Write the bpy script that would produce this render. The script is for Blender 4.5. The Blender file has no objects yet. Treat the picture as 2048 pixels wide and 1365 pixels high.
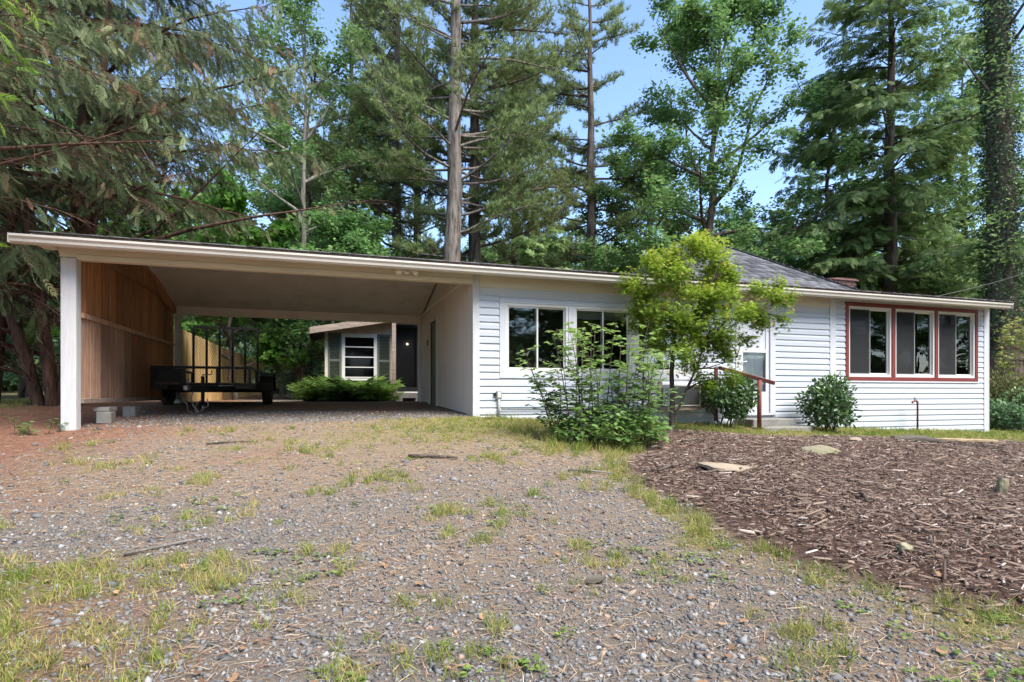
import bpy, math, random
import numpy as np
from mathutils import Vector, Matrix

# ------------------------------------------------------------------ camera, sky, sun, exposure
scene = bpy.context.scene
col = scene.collection
CAMZ = 1.55
YAW = math.radians(18.0)
cam_d = bpy.data.cameras.new('camera')
cam = bpy.data.objects.new('camera', cam_d)
col.objects.link(cam)
cam.location = (0, 0, CAMZ)
cam.rotation_euler = (math.radians(90), 0, -YAW)
cam_d.sensor_width = 36.0
cam_d.lens = 1150.0 / 2048.0 * 36.0
cam_d.shift_y = 104.5 / 2048.0
cam_d.clip_start = 0.05
cam_d.clip_end = 3000
scene.camera = cam

SUN_EL, SUN_AZ = math.radians(54), math.radians(151)     # compass style: 0 = +Y, clockwise
world = bpy.data.worlds.new('World')
scene.world = world
world.use_nodes = True
wn = world.node_tree
sky = wn.nodes.new('ShaderNodeTexSky')
sky.sky_type = 'NISHITA'
sky.sun_disc = False
sky.sun_elevation = SUN_EL
sky.sun_rotation = SUN_AZ
sky.air_density = 0.9
sky.dust_density = 0.4
sky.ozone_density = 2.6
bg = wn.nodes['Background']
wn.links.new(sky.outputs[0], bg.inputs[0])
bg.inputs[1].default_value = 0.105
sd = bpy.data.lights.new('sun', 'SUN')
sd.energy = 2.4
sd.angle = math.radians(40)
sd.color = (1.0, 0.95, 0.87)
sun = bpy.data.objects.new('sun', sd)
col.objects.link(sun)
sdir = Vector((math.sin(SUN_AZ) * math.cos(SUN_EL), math.cos(SUN_AZ) * math.cos(SUN_EL), math.sin(SUN_EL)))
sun.rotation_euler = sdir.to_track_quat('Z', 'Y').to_euler()
sun.location = (0, -5, 25)
scene.view_settings.view_transform = 'Standard'
scene.view_settings.look = 'None'
scene.view_settings.exposure = 2.0
scene.view_settings.gamma = 1.0
scene.view_settings.use_curve_mapping = False
scene.cycles.max_bounces = 8
scene.cycles.transparent_max_bounces = 12
scene.cycles.use_denoising = True

# ------------------------------------------------------------------ helpers
R = np.random.default_rng(7)
PI = math.pi

def link(o, parent=None):
    col.objects.link(o)
    if parent is not None:
        o.parent = parent
    return o

def tag(o, label=None, cat=None, group=None, kind=None):
    if label: o['label'] = label
    if cat: o['category'] = cat
    if group: o['group'] = group
    if kind: o['kind'] = kind
    return o

def empty(name, loc, label, cat, group=None):
    o = bpy.data.objects.new(name, None)
    o.location = loc
    o.empty_display_size = 0.1
    link(o)
    return tag(o, label, cat, group)

def off(parent):
    """children of an Empty are modelled in world space: undo the Empty's place"""
    if parent is not None and parent.type == 'EMPTY':
        return -Vector(parent.location)
    return Vector((0, 0, 0))

class MB:
    def __init__(self):
        self.v = []; self.f = []
    def quadbox(self, p):
        n = len(self.v); self.v += [tuple(q) for q in p]
        self.f += [(n, n+3, n+2, n+1), (n+4, n+5, n+6, n+7), (n, n+1, n+5, n+4), (n+1, n+2, n+6, n+5), (n+2, n+3, n+7, n+6), (n+3, n, n+4, n+7)]
        return self
    def box(self, x0, x1, y0, y1, z0, z1):
        return self.quadbox([(x0,y0,z0),(x1,y0,z0),(x1,y1,z0),(x0,y1,z0),(x0,y0,z1),(x1,y0,z1),(x1,y1,z1),(x0,y1,z1)])
    def bar(self, a, b, w, h, up=(0,0,1)):
        a = Vector(a); b = Vector(b); d = (b-a).normalized(); up = Vector(up)
        if abs(d.dot(up)) > 0.98: up = Vector((1,0,0))
        s = d.cross(up).normalized()*w/2; u = s.cross(d).normalized()*h/2
        return self.quadbox([a-s-u, a+s-u, b+s-u, b-s-u, a-s+u, a+s+u, b+s+u, b-s+u])
    def prism(self, poly, axis, t0, t1):
        """poly: 2D points; axis 'x': (y,z) swept along x; 'y': (x,z); 'z': (x,y)"""
        n = len(self.v); k = len(poly)
        for t in (t0, t1):
            for a, b in poly:
                self.v.append({'x': (t,a,b), 'y': (a,t,b), 'z': (a,b,t)}[axis])
        self.f.append(tuple(range(n, n+k))[::-1]); self.f.append(tuple(range(n+k, n+2*k)))
        for i in range(k):
            j = (i+1) % k
            self.f.append((n+i, n+j, n+k+j, n+k+i))
        return self
    def tube(self, path, rad, n=8, cap=True):
        P = [Vector(p) for p in path]
        if not hasattr(rad, '__len__'): rad = [rad]*len(P)
        base = len(self.v); prev = None
        for i, p in enumerate(P):
            d = (P[min(i+1, len(P)-1)] - P[max(i-1, 0)]).normalized()
            if prev is None:
                ref = Vector((0,0,1)) if abs(d.z) < .9 else Vector((1,0,0))
                s = d.cross(ref).normalized()
            else:
                s = (prev - d*prev.dot(d)).normalized()
            prev = s; u = d.cross(s)
            for k in range(n):
                a = 2*PI*k/n
                self.v.append(tuple(p + (s*math.cos(a) + u*math.sin(a))*rad[i]))
        for i in range(len(P)-1):
            for k in range(n):
                j = (k+1) % n; b = base+i*n
                self.f.append((b+k, b+j, b+n+j, b+n+k))
        if cap:
            self.f.append(tuple(range(base, base+n))[::-1])
            e = base+(len(P)-1)*n
            self.f.append(tuple(range(e, e+n)))
        return self
    def lathe(self, c, prof, axis='z', n=16):
        base = len(self.v); c = Vector(c)
        for r, t in prof:
            for k in range(n):
                a = 2*PI*k/n; x, y = r*math.cos(a), r*math.sin(a)
                q = {'z': (x,y,t), 'x': (t,x,y), 'y': (x,t,y)}[axis]
                self.v.append(tuple(c+Vector(q)))
        for i in range(len(prof)-1):
            for k in range(n):
                j = (k+1) % n; b = base+i*n
                self.f.append((b+k, b+j, b+n+j, b+n+k))
        self.f.append(tuple(range(base, base+n))[::-1]); e = base+(len(prof)-1)*n
        self.f.append(tuple(range(e, e+n)))
        return self
    def mesh(self, name, mat, smooth=False, bevel=0):
        me = bpy.data.meshes.new(name)
        me.from_pydata(self.v, [], self.f)
        import bmesh
        bm = bmesh.new(); bm.from_mesh(me)
        bmesh.ops.recalc_face_normals(bm, faces=bm.faces)
        if bevel:
            bmesh.ops.bevel(bm, geom=bm.edges[:], offset=bevel, segments=1, affect='EDGES', clamp_overlap=True)
        bm.to_mesh(me); bm.free()
        if smooth: me.polygons.foreach_set('use_smooth', [True]*len(me.polygons))
        me.materials.append(mat)
        return me
    def build(self, name, mat, parent=None, smooth=False, bevel=0):
        o = bpy.data.objects.new(name, self.mesh(name, mat, smooth, bevel))
        o.location = off(parent)
        return link(o, parent)

def np_mesh(name, V, F, mat, tint=None, smooth=False):
    """V n*3, F m*k (all faces the same size); tint: one float per vertex"""
    me = bpy.data.meshes.new(name)
    V = np.asarray(V, np.float32); F = np.asarray(F, np.int32)
    m, k = F.shape
    me.vertices.add(len(V)); me.vertices.foreach_set('co', V.ravel())
    me.loops.add(m*k); me.loops.foreach_set('vertex_index', F.ravel())
    me.polygons.add(m)
    me.polygons.foreach_set('loop_start', np.arange(0, m*k, k, dtype=np.int32))
    if smooth: me.polygons.foreach_set('use_smooth', np.ones(m, bool))
    me.update(calc_edges=True)
    if tint is not None:
        a = me.attributes.new('tint', 'FLOAT', 'POINT'); a.data.foreach_set('value', np.asarray(tint, np.float32))
    me.materials.append(mat)
    return me

def np_obj(name, V, F, mat, parent=None, tint=None, smooth=False):
    return link(bpy.data.objects.new(name, np_mesh(name, V, F, mat, tint, smooth)), parent)

def norm(a):
    return a/np.maximum(np.linalg.norm(a, axis=-1, keepdims=True), 1e-9)

def frames(d, up):
    """x along d, z near up"""
    x = norm(d); y = norm(np.cross(up, x)); z = np.cross(x, y)
    return np.stack([x, y, z], axis=-1)          # columns

def scatter(TV, TF, P, Fr, S):
    """copies of one template (TV m*3, TF q*k) at P with frames Fr and scales S (n or n*3)"""
    TV = np.asarray(TV, float); TF = np.asarray(TF); n = len(P); m = len(TV)
    S = np.asarray(S, float)
    if S.ndim == 1: S = np.repeat(S[:, None], 3, 1)
    L = TV[None]*S[:, None, :]
    V = np.einsum('nij,nmj->nmi', Fr, L) + P[:, None, :]
    F = TF[None] + (np.arange(n)*m)[:, None, None]
    return V.reshape(-1, 3), F.reshape(-1, TF.shape[1])

def rdir(n, rng, zlo=-1, zhi=1):
    z = rng.uniform(zlo, zhi, n); a = rng.uniform(0, 2*PI, n); r = np.sqrt(np.maximum(0, 1-z*z))
    return np.stack([r*np.cos(a), r*np.sin(a), z], 1)

def cat(parts):
    Vs, Fs, Ts, n = [], [], [], 0
    for V, F, T in parts:
        Vs.append(V); Fs.append(F+n); Ts.append(T); n += len(V)
    return np.concatenate(Vs), np.concatenate(Fs), np.concatenate(Ts)

# ------------------------------------------------------------------ materials (all procedural)
def new_mat(name):
    m = bpy.data.materials.new(name); m.use_nodes = True
    return m, m.node_tree, m.node_tree.nodes, m.node_tree.links, m.node_tree.nodes['Principled BSDF']

def ramp(nd, stops):
    r = nd.new('ShaderNodeValToRGB')
    while len(r.color_ramp.elements) < len(stops): r.color_ramp.elements.new(.5)
    for e, (p, c) in zip(r.color_ramp.elements, stops):
        e.position = p; e.color = (*c, 1)
    return r

def paint(name, c, rough=.5, var=.12, scale=3.0, dirt=None, dirt_amt=.35, bump=.15, bscale=60, spec=.4, metal=0, per_obj=0.0, stretch=(1,1,1), grain=0):
    """base colour with soft mottling, optional dirt with noise edges, fine relief"""
    m, t, nd, lk, p = new_mat(name)
    tc = nd.new('ShaderNodeTexCoord'); mp = nd.new('ShaderNodeMapping')
    mp.inputs['Scale'].default_value = stretch
    lk.new(tc.outputs['Object'], mp.inputs[0])
    oi = nd.new('ShaderNodeObjectInfo')
    add = nd.new('ShaderNodeVectorMath'); add.operation = 'ADD'
    sc = nd.new('ShaderNodeVectorMath'); sc.operation = 'SCALE'; sc.inputs['Scale'].default_value = 37.0
    cmb = nd.new('ShaderNodeCombineXYZ')
    for i in range(3): lk.new(oi.outputs['Random'], cmb.inputs[i])
    lk.new(cmb.outputs[0], sc.inputs[0]); lk.new(mp.outputs[0], add.inputs[0]); lk.new(sc.outputs[0], add.inputs[1])
    vec = add.outputs[0]
    n1 = nd.new('ShaderNodeTexNoise'); n1.inputs['Scale'].default_value = scale; n1.inputs['Detail'].default_value = 6
    lk.new(vec, n1.inputs['Vector'])
    lo = tuple(max(0, x*(1-var)) for x in c); hi = tuple(min(1, x*(1+var)) for x in c)
    r = ramp(nd, [(.3, lo), (.7, hi)]); lk.new(n1.outputs[0], r.inputs[0])
    out = r.outputs[0]
    if grain:
        g = nd.new('ShaderNodeTexNoise'); g.inputs['Scale'].default_value = grain; g.inputs['Detail'].default_value = 4
        lk.new(vec, g.inputs['Vector'])
        gr = ramp(nd, [(.35, (.55,.5,.45)), (.6, (1,1,1))]); lk.new(g.outputs[0], gr.inputs[0])
        mu = nd.new('ShaderNodeMixRGB'); mu.blend_type = 'MULTIPLY'; mu.inputs[0].default_value = .6
        lk.new(out, mu.inputs[1]); lk.new(gr.outputs[0], mu.inputs[2]); out = mu.outputs[0]
    if dirt:
        n2 = nd.new('ShaderNodeTexNoise'); n2.inputs['Scale'].default_value = scale*2.3; n2.inputs['Detail'].default_value = 8; n2.inputs['Roughness'].default_value = .7
        lk.new(vec, n2.inputs['Vector'])
        rr = ramp(nd, [(.5, (0,0,0)), (.72, (1,1,1))]); lk.new(n2.outputs[0], rr.inputs[0])
        ma = nd.new('ShaderNodeMath'); ma.operation = 'MULTIPLY'; ma.inputs[1].default_value = dirt_amt; lk.new(rr.outputs[0], ma.inputs[0])
        mx = nd.new('ShaderNodeMixRGB'); lk.new(ma.outputs[0], mx.inputs[0]); lk.new(out, mx.inputs[1]); mx.inputs[2].default_value = (*dirt, 1); out = mx.outputs[0]
    if per_obj:
        hs = nd.new('ShaderNodeHueSaturation')
        mr = nd.new('ShaderNodeMapRange'); mr.inputs[3].default_value = 1-per_obj; mr.inputs[4].default_value = 1+per_obj
        lk.new(oi.outputs['Random'], mr.inputs[0]); lk.new(mr.outputs[0], hs.inputs['Value']); lk.new(out, hs.inputs['Color']); out = hs.outputs[0]
    lk.new(out, p.inputs['Base Color'])
    p.inputs['Roughness'].default_value = rough; p.inputs['Specular IOR Level'].default_value = spec; p.inputs['Metallic'].default_value = metal
    if bump:
        b = nd.new('ShaderNodeBump'); b.inputs['Strength'].default_value = bump; b.inputs['Distance'].default_value = .01
        n3 = nd.new('ShaderNodeTexNoise'); n3.inputs['Scale'].default_value = bscale; n3.inputs['Detail'].default_value = 4
        lk.new(vec, n3.inputs['Vector']); lk.new(n3.outputs[0], b.inputs['Height']); lk.new(b.outputs[0], p.inputs['Normal'])
    return m

def leafmat(name, stops, rough=.5, trans=.3, spec=.25, obj_var=.0):
    """foliage: colour from the per-leaf tint, some light passes through"""
    m, t, nd, lk, p = new_mat(name)
    a = nd.new('ShaderNodeAttribute'); a.attribute_name = 'tint'
    r = ramp(nd, stops); lk.new(a.outputs['Fac'], r.inputs[0])
    out = r.outputs[0]
    if obj_var:
        oi = nd.new('ShaderNodeObjectInfo'); hs = nd.new('ShaderNodeHueSaturation')
        mr = nd.new('ShaderNodeMapRange'); mr.inputs[3].default_value = 1-obj_var; mr.inputs[4].default_value = 1+obj_var
        lk.new(oi.outputs['Random'], mr.inputs[0]); lk.new(mr.outputs[0], hs.inputs['Value'])
        m2 = nd.new('ShaderNodeMapRange'); m2.inputs[3].default_value = .485; m2.inputs[4].default_value = .515
        lk.new(oi.outputs['Random'], m2.inputs[0]); lk.new(m2.outputs[0], hs.inputs['Hue'])
        lk.new(out, hs.inputs['Color']); out = hs.outputs[0]
    lk.new(out, p.inputs['Base Color']); p.inputs['Roughness'].default_value = rough; p.inputs['Specular IOR Level'].default_value = spec
    tr = nd.new('ShaderNodeBsdfTranslucent'); lk.new(out, tr.inputs[0])
    mx = nd.new('ShaderNodeMixShader'); mx.inputs[0].default_value = trans
    lk.new(p.outputs[0], mx.inputs[1]); lk.new(tr.outputs[0], mx.inputs[2])
    lk.new(mx.outputs[0], nd['Material Output'].inputs[0])
    return m

def barkmat(name, a, b, scale=6.0, stretch=(1,1,.18)):
    m, t, nd, lk, p = new_mat(name)
    tc = nd.new('ShaderNodeTexCoord'); mp = nd.new('ShaderNodeMapping'); mp.inputs['Scale'].default_value = stretch
    lk.new(tc.outputs['Object'], mp.inputs[0])
    n = nd.new('ShaderNodeTexNoise'); n.inputs['Scale'].default_value = scale; n.inputs['Detail'].default_value = 8; n.inputs['Roughness'].default_value = .65
    lk.new(mp.outputs[0], n.inputs['Vector'])
    r = ramp(nd, [(.36, a), (.62, b)]); lk.new(n.outputs[0], r.inputs[0]); lk.new(r.outputs[0], p.inputs['Base Color'])
    p.inputs['Roughness'].default_value = .95; p.inputs['Specular IOR Level'].default_value = .1
    bp = nd.new('ShaderNodeBump'); bp.inputs['Strength'].default_value = .9; bp.inputs['Distance'].default_value = .05
    lk.new(n.outputs[0], bp.inputs['Height']); lk.new(bp.outputs[0], p.inputs['Normal'])
    return m

def glassmat(name, tint=(.9,.93,.93), rough=.0, refl=1.45):
    m, t, nd, lk, p = new_mat(name)
    nd.remove(p)
    tr = nd.new('ShaderNodeBsdfTransparent'); tr.inputs[0].default_value = (*tint, 1)
    gl = nd.new('ShaderNodeBsdfGlossy'); gl.inputs['Roughness'].default_value = rough
    fr = nd.new('ShaderNodeFresnel'); fr.inputs[0].default_value = refl
    nz = nd.new('ShaderNodeTexNoise'); nz.inputs['Scale'].default_value = 2.2
    bp = nd.new('ShaderNodeBump'); bp.inputs['Strength'].default_value = .02; bp.inputs['Distance'].default_value = .05
    lk.new(nz.outputs[0], bp.inputs['Height']); lk.new(bp.outputs[0], gl.inputs['Normal'])
    mx = nd.new('ShaderNodeMixShader'); lk.new(fr.outputs[0], mx.inputs[0]); lk.new(tr.outputs[0], mx.inputs[1]); lk.new(gl.outputs[0], mx.inputs[2])
    lk.new(mx.outputs[0], nd['Material Output'].inputs[0])
    return m

M = dict(
    siding=paint('siding', (.47,.50,.55), .42, .04, 1.5, dirt=(.45,.45,.40), dirt_amt=.22, bump=.05, bscale=30, spec=.4, per_obj=.02, stretch=(.3,1,1)),
    trim=paint('trim', (.52,.53,.56), .5, .05, 2.5, dirt=(.42,.40,.36), dirt_amt=.3, bump=.1),
    grey_trim=paint('grey_trim', (.49,.51,.55), .5, .05, 2.5, dirt=(.40,.38,.34), dirt_amt=.3, bump=.1),
    post=paint('post', (.50,.50,.505), .6, .06, 4, dirt=(.35,.30,.24), dirt_amt=.3, bump=.25, bscale=40, stretch=(4,4,.6)),
    cream=paint('cream', (.58,.53,.43), .6, .06, 2, dirt=(.36,.30,.22), dirt_amt=.35, bump=.2, bscale=40, stretch=(.5,3,3)),
    gutter=paint('gutter', (.53,.49,.44), .38, .05, 1.2, dirt=(.36,.33,.30), dirt_amt=.4, bump=.05, spec=.5, stretch=(.5,2,2)),
    ceiling=paint('ceiling', (.66,.61,.53), .7, .08, 1.2, dirt=(.32,.26,.18), dirt_amt=.4, bump=.1),
    t111=paint('t111', (.52,.49,.45), .7, .08, 2.5, dirt=(.36,.34,.30), dirt_amt=.5, bump=.4, bscale=30, stretch=(6,6,.4)),
    red=paint('red', (.165,.030,.027), .5, .12, 4, dirt=(.12,.04,.03), dirt_amt=.4, bump=.12),
    rust=paint('rust', (.15,.04,.03), .7, .2, 9, dirt=(.10,.04,.03), dirt_amt=.5, bump=.3),
    wframe=paint('wframe', (.60,.59,.56), .35, .03, 3, bump=.03, spec=.5),
    door=paint('door', (.58,.59,.62), .3, .03, 1.5, bump=.03, spec=.5),
    board=paint('board', (.38,.175,.075), .75, .25, 2.2, dirt=(.09,.04,.02), dirt_amt=.7, bump=.45, bscale=30, per_obj=.36, stretch=(6,6,.5), grain=8),
    board_pale=paint('board_pale', (.40,.25,.175), .8, .22, 2.2, dirt=(.13,.07,.045), dirt_amt=.7, bump=.45, bscale=30, per_obj=.34, stretch=(6,6,.5), grain=8),
    fence=paint('fence', (.72,.48,.20), .75, .16, 2.0, dirt=(.30,.16,.06), dirt_amt=.4, bump=.3, bscale=25, per_obj=.16, stretch=(8,8,.5), grain=6),
    oldwood=paint('oldwood', (.30,.24,.19), .85, .2, 3, dirt=(.13,.10,.08), dirt_amt=.6, bump=.4, per_obj=.1, stretch=(.5,5,5), grain=8),
    plank=paint('plank', (.52,.40,.24), .8, .15, 3, dirt=(.25,.18,.1), dirt_amt=.4, bump=.3, grain=8),
    concrete=paint('concrete', (.20,.19,.175), .9, .18, 5, dirt=(.12,.12,.09), dirt_amt=.6, bump=.6, bscale=50),
    black=paint('black', (.009,.009,.010), .5, .3, 6, dirt=(.022,.019,.017), dirt_amt=.3, bump=.1, spec=.3),
    rubber=paint('rubber', (.015,.015,.016), .8, .2, 10, dirt=(.06,.05,.04), dirt_amt=.4, bump=.3),
    steel=paint('steel', (.16,.16,.165), .4, .2, 10, bump=.1, metal=.8),
    deckwood=paint('deckwood', (.10,.075,.055), .85, .3, 4, bump=.4, per_obj=.2, stretch=(6,.5,6), grain=8),
    shutter=paint('shutter', (.10,.12,.10), .55, .1, 3, dirt=(.05,.06,.05), dirt_amt=.4, bump=.1),
    pink=paint('pink', (.60,.44,.35), .8, .08, 2, dirt=(.28,.19,.13), dirt_amt=.5, bump=.3),
    plastic=paint('plastic', (.25,.25,.23), .5, .1, 10, bump=.1),
    acwhite=paint('acwhite', (.66,.66,.62), .5, .05, 5, dirt=(.35,.33,.28), dirt_amt=.4, bump=.05),
    acdark=paint('acdark', (.16,.15,.14), .5, .1, 8, bump=.1, metal=.3),
    floor_in=paint('floor_in', (.16,.11,.07), .5, .15, 3, bump=.05),
    wall_in=paint('wall_in', (.13,.095,.07), .8, .06, 2, bump=.05),
    dark_in=paint('dark_in', (.05,.045,.04), .9, .1, 2, bump=0),
    screen=paint('screen', (.085,.082,.085), .8, .1, 60, bump=.2, bscale=300),
    blind=paint('blind', (.55,.53,.50), .7, .05, 2, bump=.05),
    glass=glassmat('glass', refl=1.75),
    thinglass=glassmat('thinglass', refl=1.3),
    dglass=glassmat('dglass', (.55,.56,.58), refl=1.2),
    lamp_white=paint('lamp_white', (.75,.75,.73), .3, .03, 5, bump=.02, spec=.5),
    lens=paint('lens', (.70,.66,.5), .2, .05, 5, bump=.02, spec=.6),
    brick=paint('brick', (.13,.065,.055), .9, .2, 6, dirt=(.12,.08,.07), dirt_amt=.6, bump=.5, per_obj=.25),
    mortar=paint('mortar', (.30,.27,.24), .95, .1, 8, bump=.4),
    stone=paint('stone', (.27,.21,.15), .9, .2, 4, dirt=(.18,.15,.11), dirt_amt=.5, bump=.7, bscale=18, per_obj=.12),
    mossy=paint('mossy', (.24,.21,.14), .95, .2, 5, dirt=(.12,.15,.03), dirt_amt=.8, bump=.7, bscale=18),
    oldlog=paint('oldlog', (.10,.085,.065), .95, .3, 5, dirt=(.045,.035,.025), dirt_amt=.6, bump=.8, bscale=20, stretch=(.5,4,4)),
    cable=paint('cable', (.10,.10,.10), .6, .1, 3, bump=0),
)

def shinglemat(name, a, b):
    m, t, nd, lk, p = new_mat(name)
    tc = nd.new('ShaderNodeTexCoord'); br = nd.new('ShaderNodeTexWhiteNoise')
    n = nd.new('ShaderNodeTexNoise'); n.inputs['Scale'].default_value = 120; n.inputs['Detail'].default_value = 3
    lk.new(tc.outputs['Object'], n.inputs['Vector'])
    at = nd.new('ShaderNodeAttribute'); at.attribute_name = 'tint'
    ad = nd.new('ShaderNodeMath'); ad.operation = 'MULTIPLY_ADD'; ad.inputs[1].default_value = .6; lk.new(n.outputs[0], ad.inputs[0])
    m2 = nd.new('ShaderNodeMath'); m2.operation = 'MULTIPLY'; m2.inputs[1].default_value = .55; lk.new(at.outputs['Fac'], m2.inputs[0]); lk.new(m2.outputs[0], ad.inputs[2])
    r = ramp(nd, [(.2, a), (.75, b)]); lk.new(ad.outputs[0], r.inputs[0]); lk.new(r.outputs[0], p.inputs['Base Color'])
    p.inputs['Roughness'].default_value = .95; p.inputs['Specular IOR Level'].default_value = .15
    bp = nd.new('ShaderNodeBump'); bp.inputs['Strength'].default_value = .5; bp.inputs['Distance'].default_value = .004
    lk.new(n.outputs[0], bp.inputs['Height']); lk.new(bp.outputs[0], p.inputs['Normal'])
    return m
M['shingle'] = shinglemat('shingle', (.035,.036,.042), (.15,.15,.165))
M['shingle_brown'] = shinglemat('shingle_brown', (.14,.075,.05), (.27,.16,.11))

# foliage
M['pine_n'] = leafmat('pine_needles', [(0, (.11,.15,.06)), (.5, (.225,.285,.105)), (1, (.36,.41,.17))], .55, .46, obj_var=.10)
M['hemlock_n'] = leafmat('hemlock_needles', [(0, (0.075,0.138,0.052)), (.5, (0.172,0.270,0.092)), (1, (0.310,0.414,0.138))], .5, .42, obj_var=.1)
M['cedar_n'] = leafmat('cedar_sprays', [(0, (0.077,0.116,0.061)), (.45, (0.160,0.215,0.097)), (.66, (0.237,0.281,0.132)), (.76, (0.275,0.171,0.099)), (1, (0.352,0.231,0.132))], .6, .40, obj_var=.08)
M['thuja_n'] = leafmat('bright_sprays', [(0, (.13,.25,.025)), (1, (.30,.45,.06))], .5, .45)
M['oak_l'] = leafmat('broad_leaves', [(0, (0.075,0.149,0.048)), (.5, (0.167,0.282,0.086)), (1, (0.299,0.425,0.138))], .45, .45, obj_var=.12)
M['bright_l'] = leafmat('bright_broad_leaves', [(0, (.06,.14,.022)), (.5, (.13,.26,.045)), (1, (.23,.37,.085))], .45, .45, obj_var=.1)
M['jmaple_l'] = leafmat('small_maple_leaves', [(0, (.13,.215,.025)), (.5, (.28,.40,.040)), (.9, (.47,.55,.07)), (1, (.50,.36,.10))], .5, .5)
M['redtip_l'] = leafmat('red_tipped_maple_leaves', [(0, (.24,.30,.07)), (.6, (.42,.44,.13)), (1, (.50,.22,.10))], .5, .45)
M['shrub_l'] = leafmat('tall_shrub_leaves', [(0, (.10,.19,.055)), (.5, (.19,.31,.09)), (1, (.34,.47,.12))], .4, .45, .35)
M['camellia_l'] = leafmat('glossy_shrub_leaves', [(0, (0.034,0.068,0.024)), (.6, (0.085,0.158,0.050)), (1, (0.193,0.275,0.097))], .28, .18, .5)
M['laurel_l'] = leafmat('laurel_leaves', [(0, (0.078,0.157,0.078)), (.5, (0.174,0.304,0.148)), (1, (0.313,0.487,0.191))], .35, .35, .4, obj_var=.08)
M['ivy_l'] = leafmat('ivy_leaves', [(0, (0.030,0.054,0.022)), (.6, (0.066,0.114,0.041)), (1, (0.132,0.192,0.066))], .4, .2, .4)
M['fern_l'] = leafmat('fern_leaves', [(0, (.085,.17,.03)), (1, (.25,.38,.075))], .5, .5)
M['grass'] = leafmat('grass_blades', [(0, (.10,.17,.025)), (.35, (.23,.29,.055)), (.65, (.37,.35,.11)), (1, (.46,.36,.17))], .6, .4)
M['weed'] = leafmat('weed_leaves', [(0, (.10,.18,.035)), (1, (.28,.37,.09))], .5, .4)
M['twiggy_l'] = leafmat('twiggy_shrub_leaves', [(0, (.07,.09,.03)), (.6, (.16,.17,.07)), (1, (.26,.20,.12))], .6, .3)
M['gravel'] = leafmat('gravel_stones', [(0, (.065,.064,.065)), (.45, (.155,.151,.149)), (.8, (.255,.248,.24)), (.93, (.36,.345,.325)), (1, (.33,.24,.18))], .9, 0, .15)
M['straw'] = leafmat('pine_straw', [(0, (.17,.080,.048)), (.3, (.33,.165,.10)), (.6, (.38,.27,.165)), (1, (.54,.44,.30))], .8, .1)
M['chips'] = leafmat('wood_chips', [(0, (.065,.042,.036)), (.5, (.185,.130,.098)), (.85, (.31,.24,.195)), (1, (.46,.40,.36))], .9, 0)
M['leaf_litter'] = leafmat('leaf_litter', [(0, (.16,.09,.05)), (1, (.36,.22,.12))], .8, .1)

M['pine_bark'] = barkmat('pine_bark', (.065,.05,.042), (.24,.205,.175), 9)
M['dark_bark'] = barkmat('dark_bark', (.04,.03,.025), (.15,.12,.10), 9)
M['red_bark'] = barkmat('red_bark', (.045,.028,.022), (.16,.095,.07), 10)
M['grey_bark'] = barkmat('grey_bark', (.09,.08,.07), (.26,.24,.21), 8)

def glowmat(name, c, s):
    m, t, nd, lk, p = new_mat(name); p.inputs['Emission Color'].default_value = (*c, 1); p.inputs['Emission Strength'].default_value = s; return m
M['glint_glow'] = glowmat('glint_glow', (1,.85,.6), 6)  # emission for the added bright spot behind the storm door glass

# ------------------------------------------------------------------ the lie of the land
FX = [-14, -3.5, 2.5, 7, 11, 15.5, 22]; FZ = [1.0, 1.02, 1.14, .95, .78, .60, .5]
BED = np.array([(5.55,8.75),(4.5,7.35),(3.25,5.9),(3.05,4.7),(3.08,3.65),(3.25,2.9),(3.9,2.25),(6.5,.9),(11,.6),(17,2.0),(19,5.5),(17.5,7.4),(13.6,7.55),(10.5,8.2),(9,8.3),(7.2,8.15)])

def inside(poly, X, Y):
    """signed distance to a polygon: positive inside"""
    X = np.asarray(X, float); Y = np.asarray(Y, float)
    d = np.full(X.shape, 1e9); c = np.zeros(X.shape, bool); n = len(poly)
    for i in range(n):
        ax, ay = poly[i]; bx, by = poly[(i+1) % n]
        ex, ey = bx-ax, by-ay
        t = np.clip(((X-ax)*ex+(Y-ay)*ey)/(ex*ex+ey*ey), 0, 1)
        d = np.minimum(d, np.hypot(X-ax-t*ex, Y-ay-t*ey))
        cr = ((ay > Y) != (by > Y)) & (X < (bx-ax)*(Y-ay)/((by-ay) if by != ay else 1e-9)+ax)
        c ^= cr
    return np.where(c, d, -d)

def wob(X, Y, s=1.0, k=0.0):
    """cheap smooth noise in about -1..1"""
    return (np.sin(X*1.31*s+Y*.73*s+k)+np.sin(-X*.87*s+Y*1.57*s+1.3+k*2)+np.sin(X*2.9*s-Y*2.3*s+.4+k*3)*.5+np.sin(X*4.7*s+Y*5.3*s+k)*.3)/2.8

def gz(X, Y):
    X = np.asarray(X, float); Y = np.asarray(Y, float)
    fz = np.interp(X, FX, FZ)
    bk = np.interp(X, [-14, 3, 6, 12], [1.32, 1.32, .95, .75])
    t = np.clip(Y/9.88, -1.2, 1)
    z1 = fz*t
    t2 = np.clip((Y-9.88)/5.7, 0, 1)
    z = np.where(Y < 9.88, z1, fz*(1-t2)+bk*t2)
    z = z+.015*wob(X, Y, .9)*np.clip((12-np.abs(Y-2))/10, 0, 1)
    b = inside(BED, X, Y)
    z = z+.13*np.clip(b/1.3, 0, 1)**.7*(1+.25*wob(X, Y, .8, 2.0))*(b > 0)
    z = z+np.clip((-5.2-X)/3, 0, 1)*.06*np.clip(Y/9, 0, 1)
    return z+np.clip((Y-22)/60, 0, 1)*.8

def g1(x, y): return float(gz(np.array([x]), np.array([y]))[0])

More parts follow.
